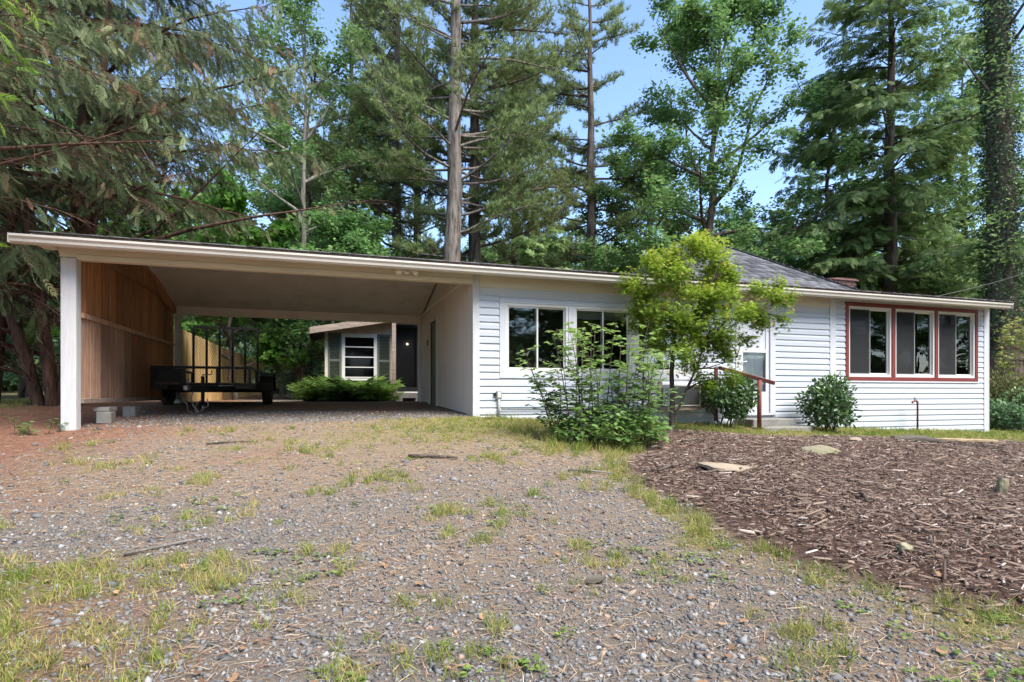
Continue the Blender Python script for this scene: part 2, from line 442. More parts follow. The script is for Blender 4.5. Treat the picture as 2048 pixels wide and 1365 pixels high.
# ------------------------------------------------------------------ plant building blocks
def limb(acc, P, r, n=6):
    P = np.asarray(P, float); k = len(P)
    r = np.linspace(r[0], r[1], k) if len(r) == 2 else np.asarray(r)
    D = norm(np.gradient(P, axis=0))
    ref = np.where(np.abs(D[:, 2:3]) > .9, np.array([[1.,0,0]]), np.array([[0.,0,1]]))
    if (np.abs(D[:, 2]) > .9).any(): ref = np.repeat(np.array([[1., .2, 0]]), k, 0)
    s = norm(np.cross(D, ref)); u = np.cross(D, s)
    a = np.arange(n)*2*PI/n
    V = P[:, None]+(s[:, None]*np.cos(a)[None, :, None]+u[:, None]*np.sin(a)[None, :, None])*r[:, None, None]
    i = np.arange(k-1)[:, None]*n; j = np.arange(n)[None]; j2 = (np.arange(n)+1) % n
    F = np.stack([i+j, i+j2[None], i+n+j2[None], i+n+j], -1).reshape(-1, 4)
    acc.append((V.reshape(-1, 3), F, np.zeros(k*n)))

def curve(p, d, L, k, rng, bend=(0,0,0), jit=.08):
    """polyline of k points from p along d, bending towards `bend`, jittered"""
    pts = [np.array(p, float)]; d = np.array(d, float); d /= np.linalg.norm(d); st = L/(k-1)
    for i in range(k-1):
        d = d+np.array(bend)/(k-1)+rng.normal(0, jit, 3); d /= np.linalg.norm(d)
        pts.append(pts[-1]+d*st)
    return np.array(pts)

def along(P, t):
    """points and directions at fractions t of a polyline"""
    k = len(P); x = np.clip(np.asarray(t, float), 0, .9999)*(k-1); i = x.astype(int); f = (x-i)[:, None]
    return P[i]*(1-f)+P[i+1]*f, norm(P[i+1]-P[i])

# templates: x along the leaf, z its face normal
LEAF_V = np.array([(0,0,0),(.35,.24,.05),(.7,.2,.03),(1,0,-.06),(.7,-.2,.03),(.35,-.24,.05),(.5,0,-.02)]); LEAF_F = np.array([(0,6,2,1),(6,3,2,2),(0,5,4,6),(6,4,3,3)])
LEAF_F = np.array([(0,2,1),(0,3,2),(0,4,3),(0,5,4)])
DIA_V = np.array([(0,0,0),(.5,.27,.05),(1,0,-.05),(.5,-.27,.05)]); DIA_F = np.array([(0,2,1),(0,3,2)])
def palmate(lobes=7):
    V, F = [(0,0,0)], []
    for i in range(lobes):
        a = (i-(lobes-1)/2)*(2.5/(lobes-1)); L = 1-.38*abs(a)/1.3
        w = .16
        n = len(V)
        V += [(.12*math.cos(a-1.5), .12*math.sin(a-1.5), .02), (L*math.cos(a), L*math.sin(a), -.08), (.12*math.cos(a+1.5), .12*math.sin(a+1.5), .02)]
        F += [(n, n+1, n+2)]
    return np.array(V), np.array(F)
PALM_V, PALM_F = palmate(5)
def lobed():
    """broad five-pointed leaf"""
    V = [(0.32,0,-.03)]; r = [.36,.55,.42,.62,.5,.68,.5,.62,.42,.55,.36]
    for i, q in enumerate(r):
        a = -2.4+4.8*i/10
        V.append((.32+q*math.cos(a), q*math.sin(a), .03 if i % 2 else -.02))
    F = [(0, i, i+1) for i in range(1, 11)]
    return np.array(V), np.array(F)
LOB_V, LOB_F = lobed()
def tuft(n=10, seed=3):
    """a brush of thin pine needles round the x axis"""
    rng = np.random.default_rng(seed); V, F = [], []
    for i in range(n):
        a = 2*PI*i/n+rng.uniform(-.4, .4); sp = rng.uniform(.25, 1.15)
        d = np.array([math.cos(sp), math.sin(sp)*math.cos(a), math.sin(sp)*math.sin(a)]); q = norm(np.cross(d, rng.normal(0, 1, 3)))*.055
        b = np.array([rng.uniform(-.25, .25), 0, 0]); L = rng.uniform(.75, 1.1); k = len(V)
        V += [b-q, b+q, b+d*L+np.array([0, 0, -.08])]; F.append((k, k+1, k+2))
    return np.array(V), np.array(F)
TUFT_V, TUFT_F = tuft()
def feather(pairs=9, ang=.75, w=.05, l0=.42, droop=.18, rng=np.random.default_rng(5)):
    """flat spray: leaflets left and right of a rachis on the x axis"""
    V, F = [], []
    for i in range(pairs):
        x = i/pairs; L = l0*math.sin(PI*(.18+.8*x))**.8*(1.0 if x < .8 else .8)
        for sd in (-1, 1):
            a = ang*rng.uniform(.8, 1.2); b = np.array([x, 0, -droop*x*x]); d = np.array([math.cos(a), sd*math.sin(a), -.15])
            q = np.array([-math.sin(a), sd*math.cos(a), 0])*w; t = b+d*L; t[2] -= droop*.3; n = len(V)
            V += [b-q*.9, b+q*.9+d*L*.25, t]; F += [(n, n+1, n+2)]
    n = len(V); V += [(.8, .05, -droop*.64), (.8, -.05, -droop*.64), (1.12, 0, -droop*1.2)]; F += [(n, n+1, n+2)]
    return np.array(V, float), np.array(F)
HEM_V, HEM_F = feather(6, .85, .10, .5, .22)
CED_V, CED_F = feather(6, .42, .040, .40, .34)
FERN_V, FERN_F = feather(17, 1.15, .03, .30, .5)

def plant(name, root, wood, leaves, wmat, lmat, wname='trunk', lname='crown', smooth=True):
    if wood:
        V, F, T = cat(wood); np_obj(wname, V, F, wmat, root, smooth=smooth)
    if leaves:
        V, F, T = cat(leaves); np_obj(lname, V, F, lmat, root, tint=T)

def reptint(t, m): return np.repeat(np.clip(t, 0, 1), m)

# ------------------------------------------------------------------ kinds of tree (built round their own base)
def make_pine(root, rng, H=22., r0=.30, z0=5.5, spread=4.2, step=.62, bare=3.0, lmat='pine_n', wmat='pine_bark', size=.20, clear=None):
    wood, leaf = [], []
    k = 16; z = np.linspace(-.5, H, k); w = np.cumsum(rng.normal(0, .05, (k, 2)), 0)
    TP = np.column_stack([w, z]); limb(wood, TP, np.maximum(.03, r0*(1-np.clip(z, 0, H)/H*.93)+.10*r0*np.exp(-np.clip(z, 0, 9)/.5)), 12)
    P_, D_, T_ = [], [], []
    zz = z0-bare
    while zz < H-.4:
        u = np.clip((zz-z0)/(H-z0), 0, 1)
        prof = (math.sin(PI*min(1, .30+.62*u))**.8)*(1-.35*u) if zz > z0 else .5
        for b in range(rng.integers(2, 5)):
            a = rng.uniform(0, 2*PI)
            if clear is not None and math.cos(a-clear) > .35 and rng.random() < .85: a += PI
            if zz > 17.5 and rng.random() < .6: continue
            L = spread*prof*rng.uniform(.55, 1.15); el = rng.uniform(-.12, .28)+.45*u
            p0, _ = along(TP, [(zz+.5)/(H+.5)]); p0 = p0[0]
            dead = zz < z0 and rng.random() < .75
            P = curve(p0, (math.cos(a)*math.cos(el), math.sin(a)*math.cos(el), math.sin(el)), L*(.7 if dead else 1), 7, rng, (0, 0, .25 if not dead else -.1), .10)
            rb = .010+.008*L
            limb(wood, P, (rb*1.5, rb*.3), 5)
            nt = int(5+L*2.6)
            for t in np.linspace(.28, 1, nt):
                q, d = along(P, [t]); q = q[0]; d = d[0]
                for sd in (-1, 1):
                    sdv = norm(np.cross(d, [0, 0, 1]))*sd; l2 = (.30*L*(1.12-t*.75)+.2)*rng.uniform(.6, 1.2)
                    dd = norm(d*.75+sdv*.8+np.array([0, 0, rng.uniform(-.05, .3)]))
                    Q = curve(q, dd, l2, 4, rng, (0, 0, .3), .12)
                    limb(wood, Q, (.010 if not dead else .008, .004), 3)
                    if dead: continue
                    nf = max(3, int(l2*9.5)); tt = rng.uniform(.25, 1, nf); A, B = along(Q, tt)
                    P_.append(A+rng.normal(0, .05, (nf, 3))); D_.append(norm(B+rng.normal(0, .35, (nf, 3))+np.array([0, 0, .35])))
                    T_.append(np.clip(rng.normal(.42, .16, nf)+.25*tt-.15, 0, 1))
        zz += step*rng.uniform(.6, 1.3)
    P_ = np.concatenate(P_); D_ = np.concatenate(D_); T_ = np.concatenate(T_)
    V, F = scatter(TUFT_V, TUFT_F, P_, frames(D_, rdir(len(P_), rng)), rng.uniform(.75, 1.25, len(P_))*size)
    leaf.append((V, F, reptint(T_, len(TUFT_V))))
    plant('pine', root, wood, leaf, M[wmat], M[lmat])
    return root

def make_hemlock(root, rng, H=17., r0=.28, z0=1.5, spread=3.6, step=.34, size=.34, lmat='hemlock_n', wmat='dark_bark', el0=.12, tmpl=None, up=.0, gap=.0):
    wood, leaf = [], []; TV, TF = tmpl or (HEM_V, HEM_F)
    k = 14; z = np.linspace(-.5, H, k); w = np.cumsum(rng.normal(0, .04, (k, 2)), 0)
    TP = np.column_stack([w, z]); limb(wood, TP, np.maximum(.02, r0*(1-np.clip(z, 0, H)/H*.95)), 10)
    P_, D_, U_, T_ = [], [], [], []
    zz = z0
    while zz < H-.2:
        u = (zz-z0)/(H-z0); prof = (1-u)**.6*(.75+.25*math.sin(min(1, u*5)*PI/2))
        for b in range(rng.integers(2, 5)):
            if zz > 16.5 and rng.random() < .55: continue
            a = rng.uniform(0, 2*PI); L = spread*prof*rng.uniform(.55, 1.12)+.25; el = el0+rng.uniform(-.15, .2)+.5*u
            p0, _ = along(TP, [(zz+.5)/(H+.5)])
            P = curve(p0[0], (math.cos(a)*math.cos(el), math.sin(a)*math.cos(el), math.sin(el)), L, 7, rng, (0, 0, -.55), .07)
            limb(wood, P, (.010+.009*L, .004), 4)
            for t in np.linspace(.14, 1, int(4+L*4.2)):
                q, d = along(P, [t]); q = q[0]; d = d[0]
                for sd in (-1, 1):
                    sv = norm(np.cross(d, [0, 0, 1]))*sd; l2 = (.34*L*(1.1-t*.85)+.12)*rng.uniform(.6, 1.15)
                    dd = norm(d*.8+sv*.85)
                    Q = curve(q, dd, l2, 4, rng, (0, 0, -.35), .08)
                    nf = max(2, int(l2*5.2)); tt = rng.uniform(.1, 1, nf); A, B = along(Q, tt)
                    P_.append(A+rng.normal(0, .03, (nf, 3))); D_.append(norm(B+rng.normal(0, .32, (nf, 3))+np.array([0, 0, -.12])))
                    U_.append(norm(np.array([0, 0, 1.])+rng.normal(0, .28, (nf, 3)))); T_.append(np.clip(rng.normal(.38, .15, nf)+.3*t*tt, 0, 1))
        zz += step*rng.uniform(.6, 1.3)
    P_ = np.concatenate(P_); D_ = np.concatenate(D_); U_ = np.concatenate(U_); T_ = np.concatenate(T_)
    V, F = scatter(TV, TF, P_, frames(D_, U_), rng.uniform(.7, 1.2, len(P_))*size)
    leaf.append((V, F, reptint(T_, len(TV))))
    plant('hemlock', root, wood, leaf, M[wmat], M[lmat])
    return root

def make_broadleaf(root, rng, H=14., r0=.22, z0=3.5, spread=4.5, nlimb=9, leaf_size=.16, per=26, tmpl=None, lmat='oak_l', wmat='grey_bark', flat=.25, lean=(0,0), clump=.38, levels=3):
    TV, TF = tmpl or (DIA_V, DIA_F)
    wood, leaf = [], []
    k = 12; z = np.linspace(-.4, H*.93, k); w = np.cumsum(rng.normal(0, .10, (k, 2)), 0)+np.outer(np.linspace(0, 1, k)**1.3, lean)
    TP = np.column_stack([w, z]); limb(wood, TP, np.maximum(.02, r0*(1-np.clip(z, 0, H)/H*.9)), 9)
    tips = []
    def sub(P, L, lev):
        n = {1: 6, 2: 5, 3: 4}[lev]
        for t in np.linspace(.32, 1, n):
            q, d = along(P, [t]); l2 = L*rng.uniform(.30, .55)*(1.15-.5*t)
            dd = norm(d[0]*.75+rdir(1, rng, -.35, .75)[0]*.85)
            Q = curve(q[0], dd, l2, 4, rng, (0, 0, .12), .14)
            limb(wood, Q, (.006+.010*l2, .003), 3)
            if lev >= levels-1 or l2 < .35: tips.append((Q, l2))
            else: sub(Q, l2, lev+1)
    for i in range(nlimb):
        u = (i+rng.uniform(0, .9))/nlimb; zz = z0+(H*.9-z0)*u
        prof = math.sin(PI*(.28+.66*u))**.7
        a = i*2.4+rng.uniform(-.5, .5); L = spread*prof*rng.uniform(.75, 1.15); el = rng.uniform(.15, .6)+.45*u
        p0, _ = along(TP, [(zz+.4)/(H*.93+.4)])
        P = curve(p0[0], (math.cos(a)*math.cos(el), math.sin(a)*math.cos(el), math.sin(el)), L, 7, rng, (0, 0, .05), .12)
        limb(wood, P, (.02+.016*L, .012), 6); sub(P, L, 1)
    P_, D_, U_, T_ = [], [], [], []
    for Q, l2 in tips:
        nf = int(per*rng.uniform(.6, 1.3)); A, B = along(Q, rng.uniform(.2, 1, nf))
        j = rng.normal(0, 1, (nf, 3))*np.array([clump, clump, clump*.6])*.5
        P_.append(A+j); D_.append(norm(rdir(nf, rng, -.7, .35)+.4*B)); U_.append(norm(rdir(nf, rng, .1, 1)+np.array([0, 0, flat])))
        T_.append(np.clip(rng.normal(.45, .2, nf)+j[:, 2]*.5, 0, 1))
    P_ = np.concatenate(P_); D_ = np.concatenate(D_); U_ = np.concatenate(U_); T_ = np.concatenate(T_)
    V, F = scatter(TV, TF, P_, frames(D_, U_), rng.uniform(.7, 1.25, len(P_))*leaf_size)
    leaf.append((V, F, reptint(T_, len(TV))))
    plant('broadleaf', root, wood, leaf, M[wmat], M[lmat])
    return root

def make_shrub(root, rng, h=1.05, rx=.52, n=2600, size=.075, lmat='camellia_l', stems=9, wmat='dark_bark', tmpl=None, shell=.55, bottom=.10, lumps=9, updir=.2):
    """rounded shrub: stems from the ground, leaves in a lumpy shell with gaps"""
    wood, leaf = [], []; TV, TF = tmpl or (LEAF_V, LEAF_F)
    C = np.column_stack([rng.normal(0, rx*.50, (lumps, 2)), rng.uniform(.30, .80, lumps)*h]); CR = rng.uniform(.30, .62, lumps)*min(rx, h*.55)*1.15
    C[:, :2] = np.clip(C[:, :2], -rx*.55, rx*.55); C[0] = (0, 0, h*.5); CR[0] = rx*.75
    for i in range(stems):
        a = rng.uniform(0, 2*PI); t = C[rng.integers(lumps)]+rng.normal(0, .08, 3)
        p = np.array([.10*math.cos(a), .10*math.sin(a), -.05]); d = t-p
        limb(wood, curve(p, norm(d+np.array([0, 0, .2])), np.linalg.norm(d)*1.15, 6, rng, (0, 0, .1), .08), (.014, .004), 5)
    i = rng.integers(0, lumps, n); d = rdir(n, rng, -.8, 1)
    rr = CR[i]*(shell+(1.05-shell)*rng.random(n)**.6)*(1+.10*wob(d[:, 0]*3, d[:, 1]*3+d[:, 2]*4, 1.5))
    P = C[i]+d*rr[:, None]; P[:, 2] = np.maximum(P[:, 2], bottom*rng.uniform(.5, 2.5, n))
    D = norm(d*.8+rdir(n, rng)*.8+np.array([0, 0, updir])); U = norm(d+np.array([0, 0, .6])+rng.normal(0, .35, (n, 3)))
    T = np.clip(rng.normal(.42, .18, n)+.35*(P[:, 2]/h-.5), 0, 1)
    V, F = scatter(TV, TF, P, frames(D, U), rng.uniform(.7, 1.25, n)*size)
    leaf.append((V, F, reptint(T, len(TV))))
    plant('shrub', root, wood, leaf, M[wmat], M[lmat], 'stems', 'foliage')
    return root

def copy_tree(src, loc, rotz, scale, label, group=None):
    r = src.copy(); col.objects.link(r)
    r.location = loc; r.rotation_euler = (0, 0, rotz); r.scale = (scale[0], scale[0], scale[1])
    r['label'] = label
    if group: r['group'] = group
    elif 'group' in r: del r['group']
    for ch in list(src.children):
        c = ch.copy(); col.objects.link(c); c.parent = r
        for g in ch.children:
            e = g.copy(); col.objects.link(e); e.parent = c
    return r

# ------------------------------------------------------------------ ground cover: where what lies
def sm(x, a, b):
    t = np.clip((x-a)/(b-a), 0, 1); return t*t*(3-2*t)

def w_bed(X, Y): return sm(inside(BED, X, Y)+.10*wob(X, Y, 2.2), -.06, .10)
def w_grass(X, Y):
    b = inside(BED, X, Y)
    n = wob(X, Y, 1.4, .5); n2 = wob(X, Y, 4.5, 1.5)
    near_house = sm(Y, 6.3, 8.6)*sm(X, -1.2, 2.2)*sm(9.9-Y, -.02, .1)
    rim = sm(-b, -.05, .08)*sm(.55+.32*n-(-b), 0, .4)*sm(X, 1.5, 2.7)*(.38+.6*sm(n2+.6*n, -.4, .5))
    strip = sm(Y, 7.9, 8.5)*sm(X, 5.2, 6.2)
    lawn = sm(-.75-X+.25*n, 0, .9)*sm(4.6-Y+.5*n, 0, 1.1)
    midtop = .62*sm(n2+.5*n, .25, .9)*sm(Y, 5.5, 8)*sm(9.9-Y, 0, .3)*sm(X, -3, -1)
    tufts = .40*sm(n2+.4*n, .75, 1.15)*sm(9.7-Y, 0, .5)
    w = np.maximum.reduce([near_house*(.55+.45*sm(n, -.6, .5)), rim, strip, lawn*(.28+.5*sm(n2+.5*n, -.4, .6)), midtop, tufts])
    far = np.maximum(sm(X, 15.7, 16.5)*.7, .8*sm(-5.4-X, 0, .8)*sm(Y, 13, 15))
    return np.clip(np.maximum(w, far)*(1-w_bed(X, Y)), 0, 1)*(1-.9*sm(inside(np.array([(-3.5,9.9),(2.5,9.9),(2.5,15.6),(-3.5,15.6)]), X, Y), 0, .2))
def w_straw(X, Y):
    n = wob(X, Y, 1.1, 3.3)
    left = sm(-1.9-X+.7*n, 0, 1.6)*sm(Y, 3.2, 5.5)
    mid = .85*sm(Y+.9*n, 3.9, 6.6)*sm(10-Y, 0, .4)
    return np.clip(np.maximum.reduce([left, mid, .32+.35*sm(n, -.2, .8)]), 0, 1)*(1-w_bed(X, Y))
def w_red(X, Y):
    n = wob(X, Y, 1.1, 3.3)
    return np.clip(np.maximum(np.maximum(sm(-1.7-X+.7*n, 0, 1.8)*sm(Y, 3.4, 6.0), .6*sm(-.3-X, 0, 1.2)*sm(4.8-Y, 0, 1)), .7*sm(n, .1, .9)*sm(Y, 6.5, 8)*sm(X, -9, 0)*sm(3-X, 0, 1)), 0, 1)*(1-w_bed(X, Y))
def w_gravel(X, Y):
    n = wob(X, Y, 1.0, 5.1); n2 = wob(X, Y, 3.1, .7)
    w = (.66+.34*sm(n+.5*n2, -.5, .5))
    w = w*(1-.88*sm(-2.5-X, 0, 1.5)*sm(Y, 3.5, 6))*(1-.70*sm(Y+.9*n, 4.3, 7.4)*sm(10.2-Y, 0, .6))
    w = w*(1-.55*sm(-.7-X+.3*n, 0, 1)*sm(4.4-Y, 0, 1))
    return np.clip(w*(1-w_bed(X, Y)*1.0)*(1-.8*w_grass(X, Y)), 0, 1)

# ground sheet: fine where the camera looks, coarse to the horizon
gx = np.concatenate([[-400,-200,-100,-60,-35,-22], np.arange(-15, -7, .5), np.arange(-7, 16, .17), np.arange(16, 26, .5), [28,34,45,70,120,220,400]])
gy = np.concatenate([[-300,-120,-60,-30,-15,-8,-4,-2], np.arange(-1, 1, .25), np.arange(1, 11, .15), np.arange(11, 40, .45), [42,48,56,70,100,160,260,500]])
XX, YY = np.meshgrid(gx, gy); nx, ny = len(gx), len(gy)
bedw = w_bed(XX, YY)
ZZ = gz(XX, YY)+bedw*.018*wob(XX, YY, 6, 1.1)
GV = np.column_stack([XX.ravel(), YY.ravel(), ZZ.ravel()])
ii = (np.arange(ny-1)[:, None]*nx+np.arange(nx-1)[None]).ravel()
GF = np.column_stack([ii, ii+1, ii+nx+1, ii+nx])

def groundmat():
    m, t, nd, lk, p = new_mat('ground')
    tc = nd.new('ShaderNodeTexCoord')
    def noise(s, d=6, r=.6):
        n = nd.new('ShaderNodeTexNoise'); n.inputs['Scale'].default_value = s; n.inputs['Detail'].default_value = d; n.inputs['Roughness'].default_value = r
        lk.new(tc.outputs['Object'], n.inputs['Vector']); return n.outputs[0]
    def attr(nm):
        a = nd.new('ShaderNodeAttribute'); a.attribute_name = nm; return a.outputs['Fac']
    def mix(f, a, b):
        x = nd.new('ShaderNodeMixRGB'); lk.new(f, x.inputs[0]); lk.new(a, x.inputs[1]); lk.new(b, x.inputs[2]); return x.outputs[0]
    fine, mid = noise(70, 6, .75), noise(9, 6, .65)
    def cr(f, st):
        r = ramp(nd, st); lk.new(f, r.inputs[0]); return r.outputs[0]
    soil = cr(fine, [(.30, (.11,.08,.06)), (.55, (.25,.185,.135)), (.75, (.40,.32,.24))])
    gravel = cr(fine, [(.28, (.085,.078,.072)), (.5, (.19,.175,.16)), (.72, (.33,.305,.275))])
    straw = cr(fine, [(.30, (.15,.10,.07)), (.52, (.31,.225,.16)), (.75, (.46,.36,.26))])
    redst = cr(fine, [(.30, (.13,.060,.040)), (.52, (.29,.145,.095)), (.75, (.44,.27,.18))])
    grass = cr(fine, [(.30, (.11,.10,.035)), (.52, (.25,.215,.09)), (.75, (.42,.34,.17))])
    mulch = cr(fine, [(.30, (.045,.026,.021)), (.55, (.125,.075,.058)), (.78, (.24,.16,.125))])
    def soft(f):
        a = nd.new('ShaderNodeMath'); a.operation = 'MULTIPLY_ADD'; lk.new(mid, a.inputs[0]); a.inputs[1].default_value = .9; 
        b = nd.new('ShaderNodeMath'); b.operation = 'ADD'; b.inputs[1].default_value = -.45; lk.new(f, b.inputs[0]); lk.new(b.outputs[0], a.inputs[2]); a.use_clamp = True
        return a.outputs[0]
    c = mix(soft(attr('gravel')), soil, gravel); c = mix(soft(attr('straw')), c, straw); c = mix(soft(attr('redstraw')), c, redst); c = mix(soft(attr('grassy')), c, grass)
    c = mix(attr('mulch'), c, mulch)
    lk.new(c, p.inputs['Base Color']); p.inputs['Roughness'].default_value = .95; p.inputs['Specular IOR Level'].default_value = .1
    b = nd.new('ShaderNodeBump'); b.inputs['Strength'].default_value = 1; b.inputs['Distance'].default_value = .03
    lk.new(fine, b.inputs['Height']); lk.new(b.outputs[0], p.inputs['Normal'])
    return m
M['ground'] = groundmat()
ground = np_obj('ground', GV, GF, M['ground'], smooth=True); tag(ground, kind='structure')
for nm, fn in (('gravel', w_gravel), ('straw', w_straw), ('redstraw', w_red), ('grassy', w_grass), ('mulch', w_bed)):
    a = ground.data.attributes.new(nm, 'FLOAT', 'POINT'); a.data.foreach_set('value', fn(XX, YY).ravel().astype(np.float32))

SN, CS = math.sin(YAW), math.cos(YAW)
def sample(n, dmin, dmax, rng, p=1.0, wide=1.05, left=1.22):
    """points on the ground in view (and a margin), more of them close by"""
    u = rng.random(n); d = (dmin**(2-p)+u*(dmax**(2-p)-dmin**(2-p)))**(1/(2-p))
    k = rng.uniform(-wide*left, wide, n)
    return d*(k*CS+SN), d*(CS-k*SN), d

def rock_template(seed):
    rng = np.random.default_rng(seed)
    V = np.array([(1,0,0),(0,1,0),(-1,0,0),(0,-1,0),(0,0,1),(0,0,-1),(.6,.6,.5),(-.6,.55,-.4)], float)[:6]
    V = V*rng.uniform(.55, 1.2, (6, 1))+rng.normal(0, .24, (6, 3)); V[:, 2] *= .7
    F = np.array([(0,1,4),(1,2,4),(2,3,4),(3,0,4),(1,0,5),(2,1,5),(3,2,5),(0,3,5)])
    return V, F

# gravel
rng = np.random.default_rng(11); parts = []
carport = np.array([(-3.6,9.9),(2.5,9.9),(2.5,15.6),(-3.6,15.6)])
for sd in range(6):
    X, Y, d = sample(20500, 2.1, 11.5, rng, 1.15)
    w = w_gravel(X, Y); keep = rng.random(len(X)) < w*.80; X, Y, d = X[keep], Y[keep], d[keep]
    inh = (Y > 9.85) & (inside(carport, X, Y) < 0); X, Y, d = X[~inh], Y[~inh], d[~inh]
    n = len(X); s = rng.lognormal(math.log(.0100), .36, n)*(1+.045*d)
    P = np.column_stack([X, Y, gz(X, Y)+s*.12])
    V, F = scatter(*rock_template(sd), P, frames(rdir(n, rng, -.35, .35), norm(np.array([0,0,1.])+rng.normal(0, .35, (n, 3)))), np.column_stack([s*rng.uniform(.9, 1.5, n), s, s]))
    T = rng.normal(.46, .2, n); T = np.where(rng.random(n) < .02, .92, T); T = np.where(rng.random(n) < .03, 1.0, T)
    parts.append((V, F, reptint(T, 6)))
V, F, T = cat(parts)
tag(np_obj('gravel', V, F, M['gravel'], tint=T), 'blue grey crushed gravel spread over the driveway', 'gravel', kind='stuff')

# pine straw: thin dry needles
def sliver(w): return np.array([(0,-w,0),(0,w,0),(.5,w,.05),(1,0,0),(.5,-w,.05)]), np.array([(0,1,2),(0,2,4),(4,2,3)])
X, Y, d = sample(80000, 2.1, 13, rng, 1.2); w = w_straw(X, Y)
keep = rng.random(len(X)) < w*.8+.02; X, Y, d = X[keep], Y[keep], d[keep]; bad = (Y > 9.8) & (X > 2.4); X, Y, d = X[~bad], Y[~bad], d[~bad]
bad = w_bed(X, Y) > .5; X, Y, d = X[~bad], Y[~bad], d[~bad]
n = len(X); TV, TF = sliver(.02)
V, F = scatter(TV, TF, np.column_stack([X, Y, gz(X, Y)+rng.uniform(.004, .018, n)]), frames(rdir(n, rng, -.12, .12), norm(np.array([0,0,1.])+rng.normal(0, .2, (n, 3)))), np.column_stack([rng.uniform(.05, .13, n), rng.uniform(.045, .085, n)*(1+.10*d), np.full(n, .08)]))
tag(np_obj('pine_straw', V, F, M['straw'], tint=reptint(rng.normal(.58, .2, n)-.34*w_red(X, Y), len(TV))), 'dry reddish pine needles strewn over driveway and bare soil', 'pine straw', kind='stuff')

# grass: blades in tufts
X, Y, d = sample(30000, 2.1, 14.5, rng, 1.1); w = w_grass(X, Y)
keep = (rng.random(len(X)) < w**1.3*.9) & ~((Y > 9.8) & (X > 2.4) & (X < 15.7)); X, Y, d, w = X[keep], Y[keep], d[keep], w[keep]
nb = 9; n = len(X)*nb
gxp = np.repeat(X, nb)+rng.normal(0, .022, n); gyp = np.repeat(Y, nb)+rng.normal(0, .022, n)
lean = rdir(n, rng, .25, 1.0); dry = np.clip(wob(X, Y, 1.7, 4)*.32+.54-.24*sm(Y, 7.5, 9)*sm(X, 1, 3)+rng.normal(0, .18, len(X)), 0, 1)
BV = np.array([(0,-.5,0),(0,.5,0),(.55,.4,.0),(.55,-.4,.0),(1,0,-.22)]); BF = np.array([(0,1,2),(0,2,3),(3,2,4)])
hgt = (rng.uniform(.035, .11, n)*(.6+.6*np.repeat(w, nb)))*(1+.25*np.repeat(wob(X, Y, 2.3, 1), nb))
V, F = scatter(BV, BF, np.column_stack([gxp, gyp, gz(gxp, gyp)-.004]), frames(lean, rdir(n, rng, -.3, .3)), np.column_stack([hgt, rng.uniform(.0022, .0045, n)*(1+.09*np.repeat(d, nb)), hgt]))
tag(np_obj('grass', V, F, M['grass'], tint=reptint(np.repeat(dry, nb)+rng.normal(0, .08, n), 5)), 'patchy short grass, half green and half dry', 'grass', kind='stuff')

# taller single tufts standing out of the gravel
def tufts(spots, name, label, dryness, mat='grass'):
    Vs = []
    for (x, y, h, m) in spots:
        n = m; lean = norm(np.column_stack([rng.normal(0, .42, n), rng.normal(0, .42, n), np.ones(n)]))
        px, py = x+rng.normal(0, .018+.14*h, n), y+rng.normal(0, .018+.14*h, n); hh = h*rng.uniform(.55, 1.15, n)
        V, F = scatter(BV, BF, np.column_stack([px, py, gz(px, py)-.005]), frames(lean, rdir(n, rng, -.3, .3)), np.column_stack([hh, rng.uniform(.0028, .005, n)*(1+.08*math.hypot(x, y)), hh*1.4]))
        Vs.append((V, F, reptint(rng.normal(dryness+rng.uniform(-.24, .34)+(.12 if x < -.5 else 0), .17, n), 5)))
    V, F, T = cat(Vs)
    tag(np_obj(name, V, F, M[mat], tint=T), label, 'grass', kind='stuff')
sp = []
X, Y, d = sample(5200, 2.3, 10, rng, 1.1, .95)
sel = (wob(X, Y, 2.6, 7.7)+.5*wob(X, Y, 6, 2)+rng.normal(0, .3, len(X)) > .58) & (w_bed(X, Y) < .2) & ~((Y > 9.6)) & (X > -3.2)
for x, y in zip(X[sel], Y[sel]): sp.append((x, y, rng.uniform(.05, .13), int(rng.integers(14, 34))))
b = inside(BED, X, Y); sel = (b < .02) & (b > -.30) & (X < 6) & (Y > 2.2)
sel &= wob(X, Y, 3.4, 3.0)+.4*wob(X, Y, 8, 1) > -.35
for x, y in zip(X[sel], Y[sel]): sp.append((x, y, rng.uniform(.07, .15), int(rng.integers(14, 34))))
sel = (X > 2.6) & (Y > 6.6) & (Y < 9.6) & (X < 5.6) & (w_bed(X, Y) < .2)
for x, y in zip(X[sel], Y[sel]): sp.append((x, y, rng.uniform(.08, .2), int(rng.integers(14, 30))))
sel = (X < -.6) & (Y < 4.3)
sel &= wob(X, Y, 3.1, 1.0)+.5*wob(X, Y, 7, 4) > -.55
for x, y in zip(X[sel], Y[sel]): sp.append((x, y, rng.uniform(.04, .10), int(rng.integers(14, 30))))
X, Y, d = sample(3500, 9, 15, rng, 1.0); sel = (X > 5.8) & (X < 15.3) & (Y > 8.2) & (Y < 9.75) & (w_bed(X, Y) < .2) & (wob(X, Y, 2, 3) > -.35)
for x, y in zip(X[sel], Y[sel]): sp.append((x, y, rng.uniform(.06, .14), int(rng.integers(10, 20))))
tufts(sp, 'grass_tufts', 'yellow green grass clumps dotted over gravel and along the mulch edge', .45)

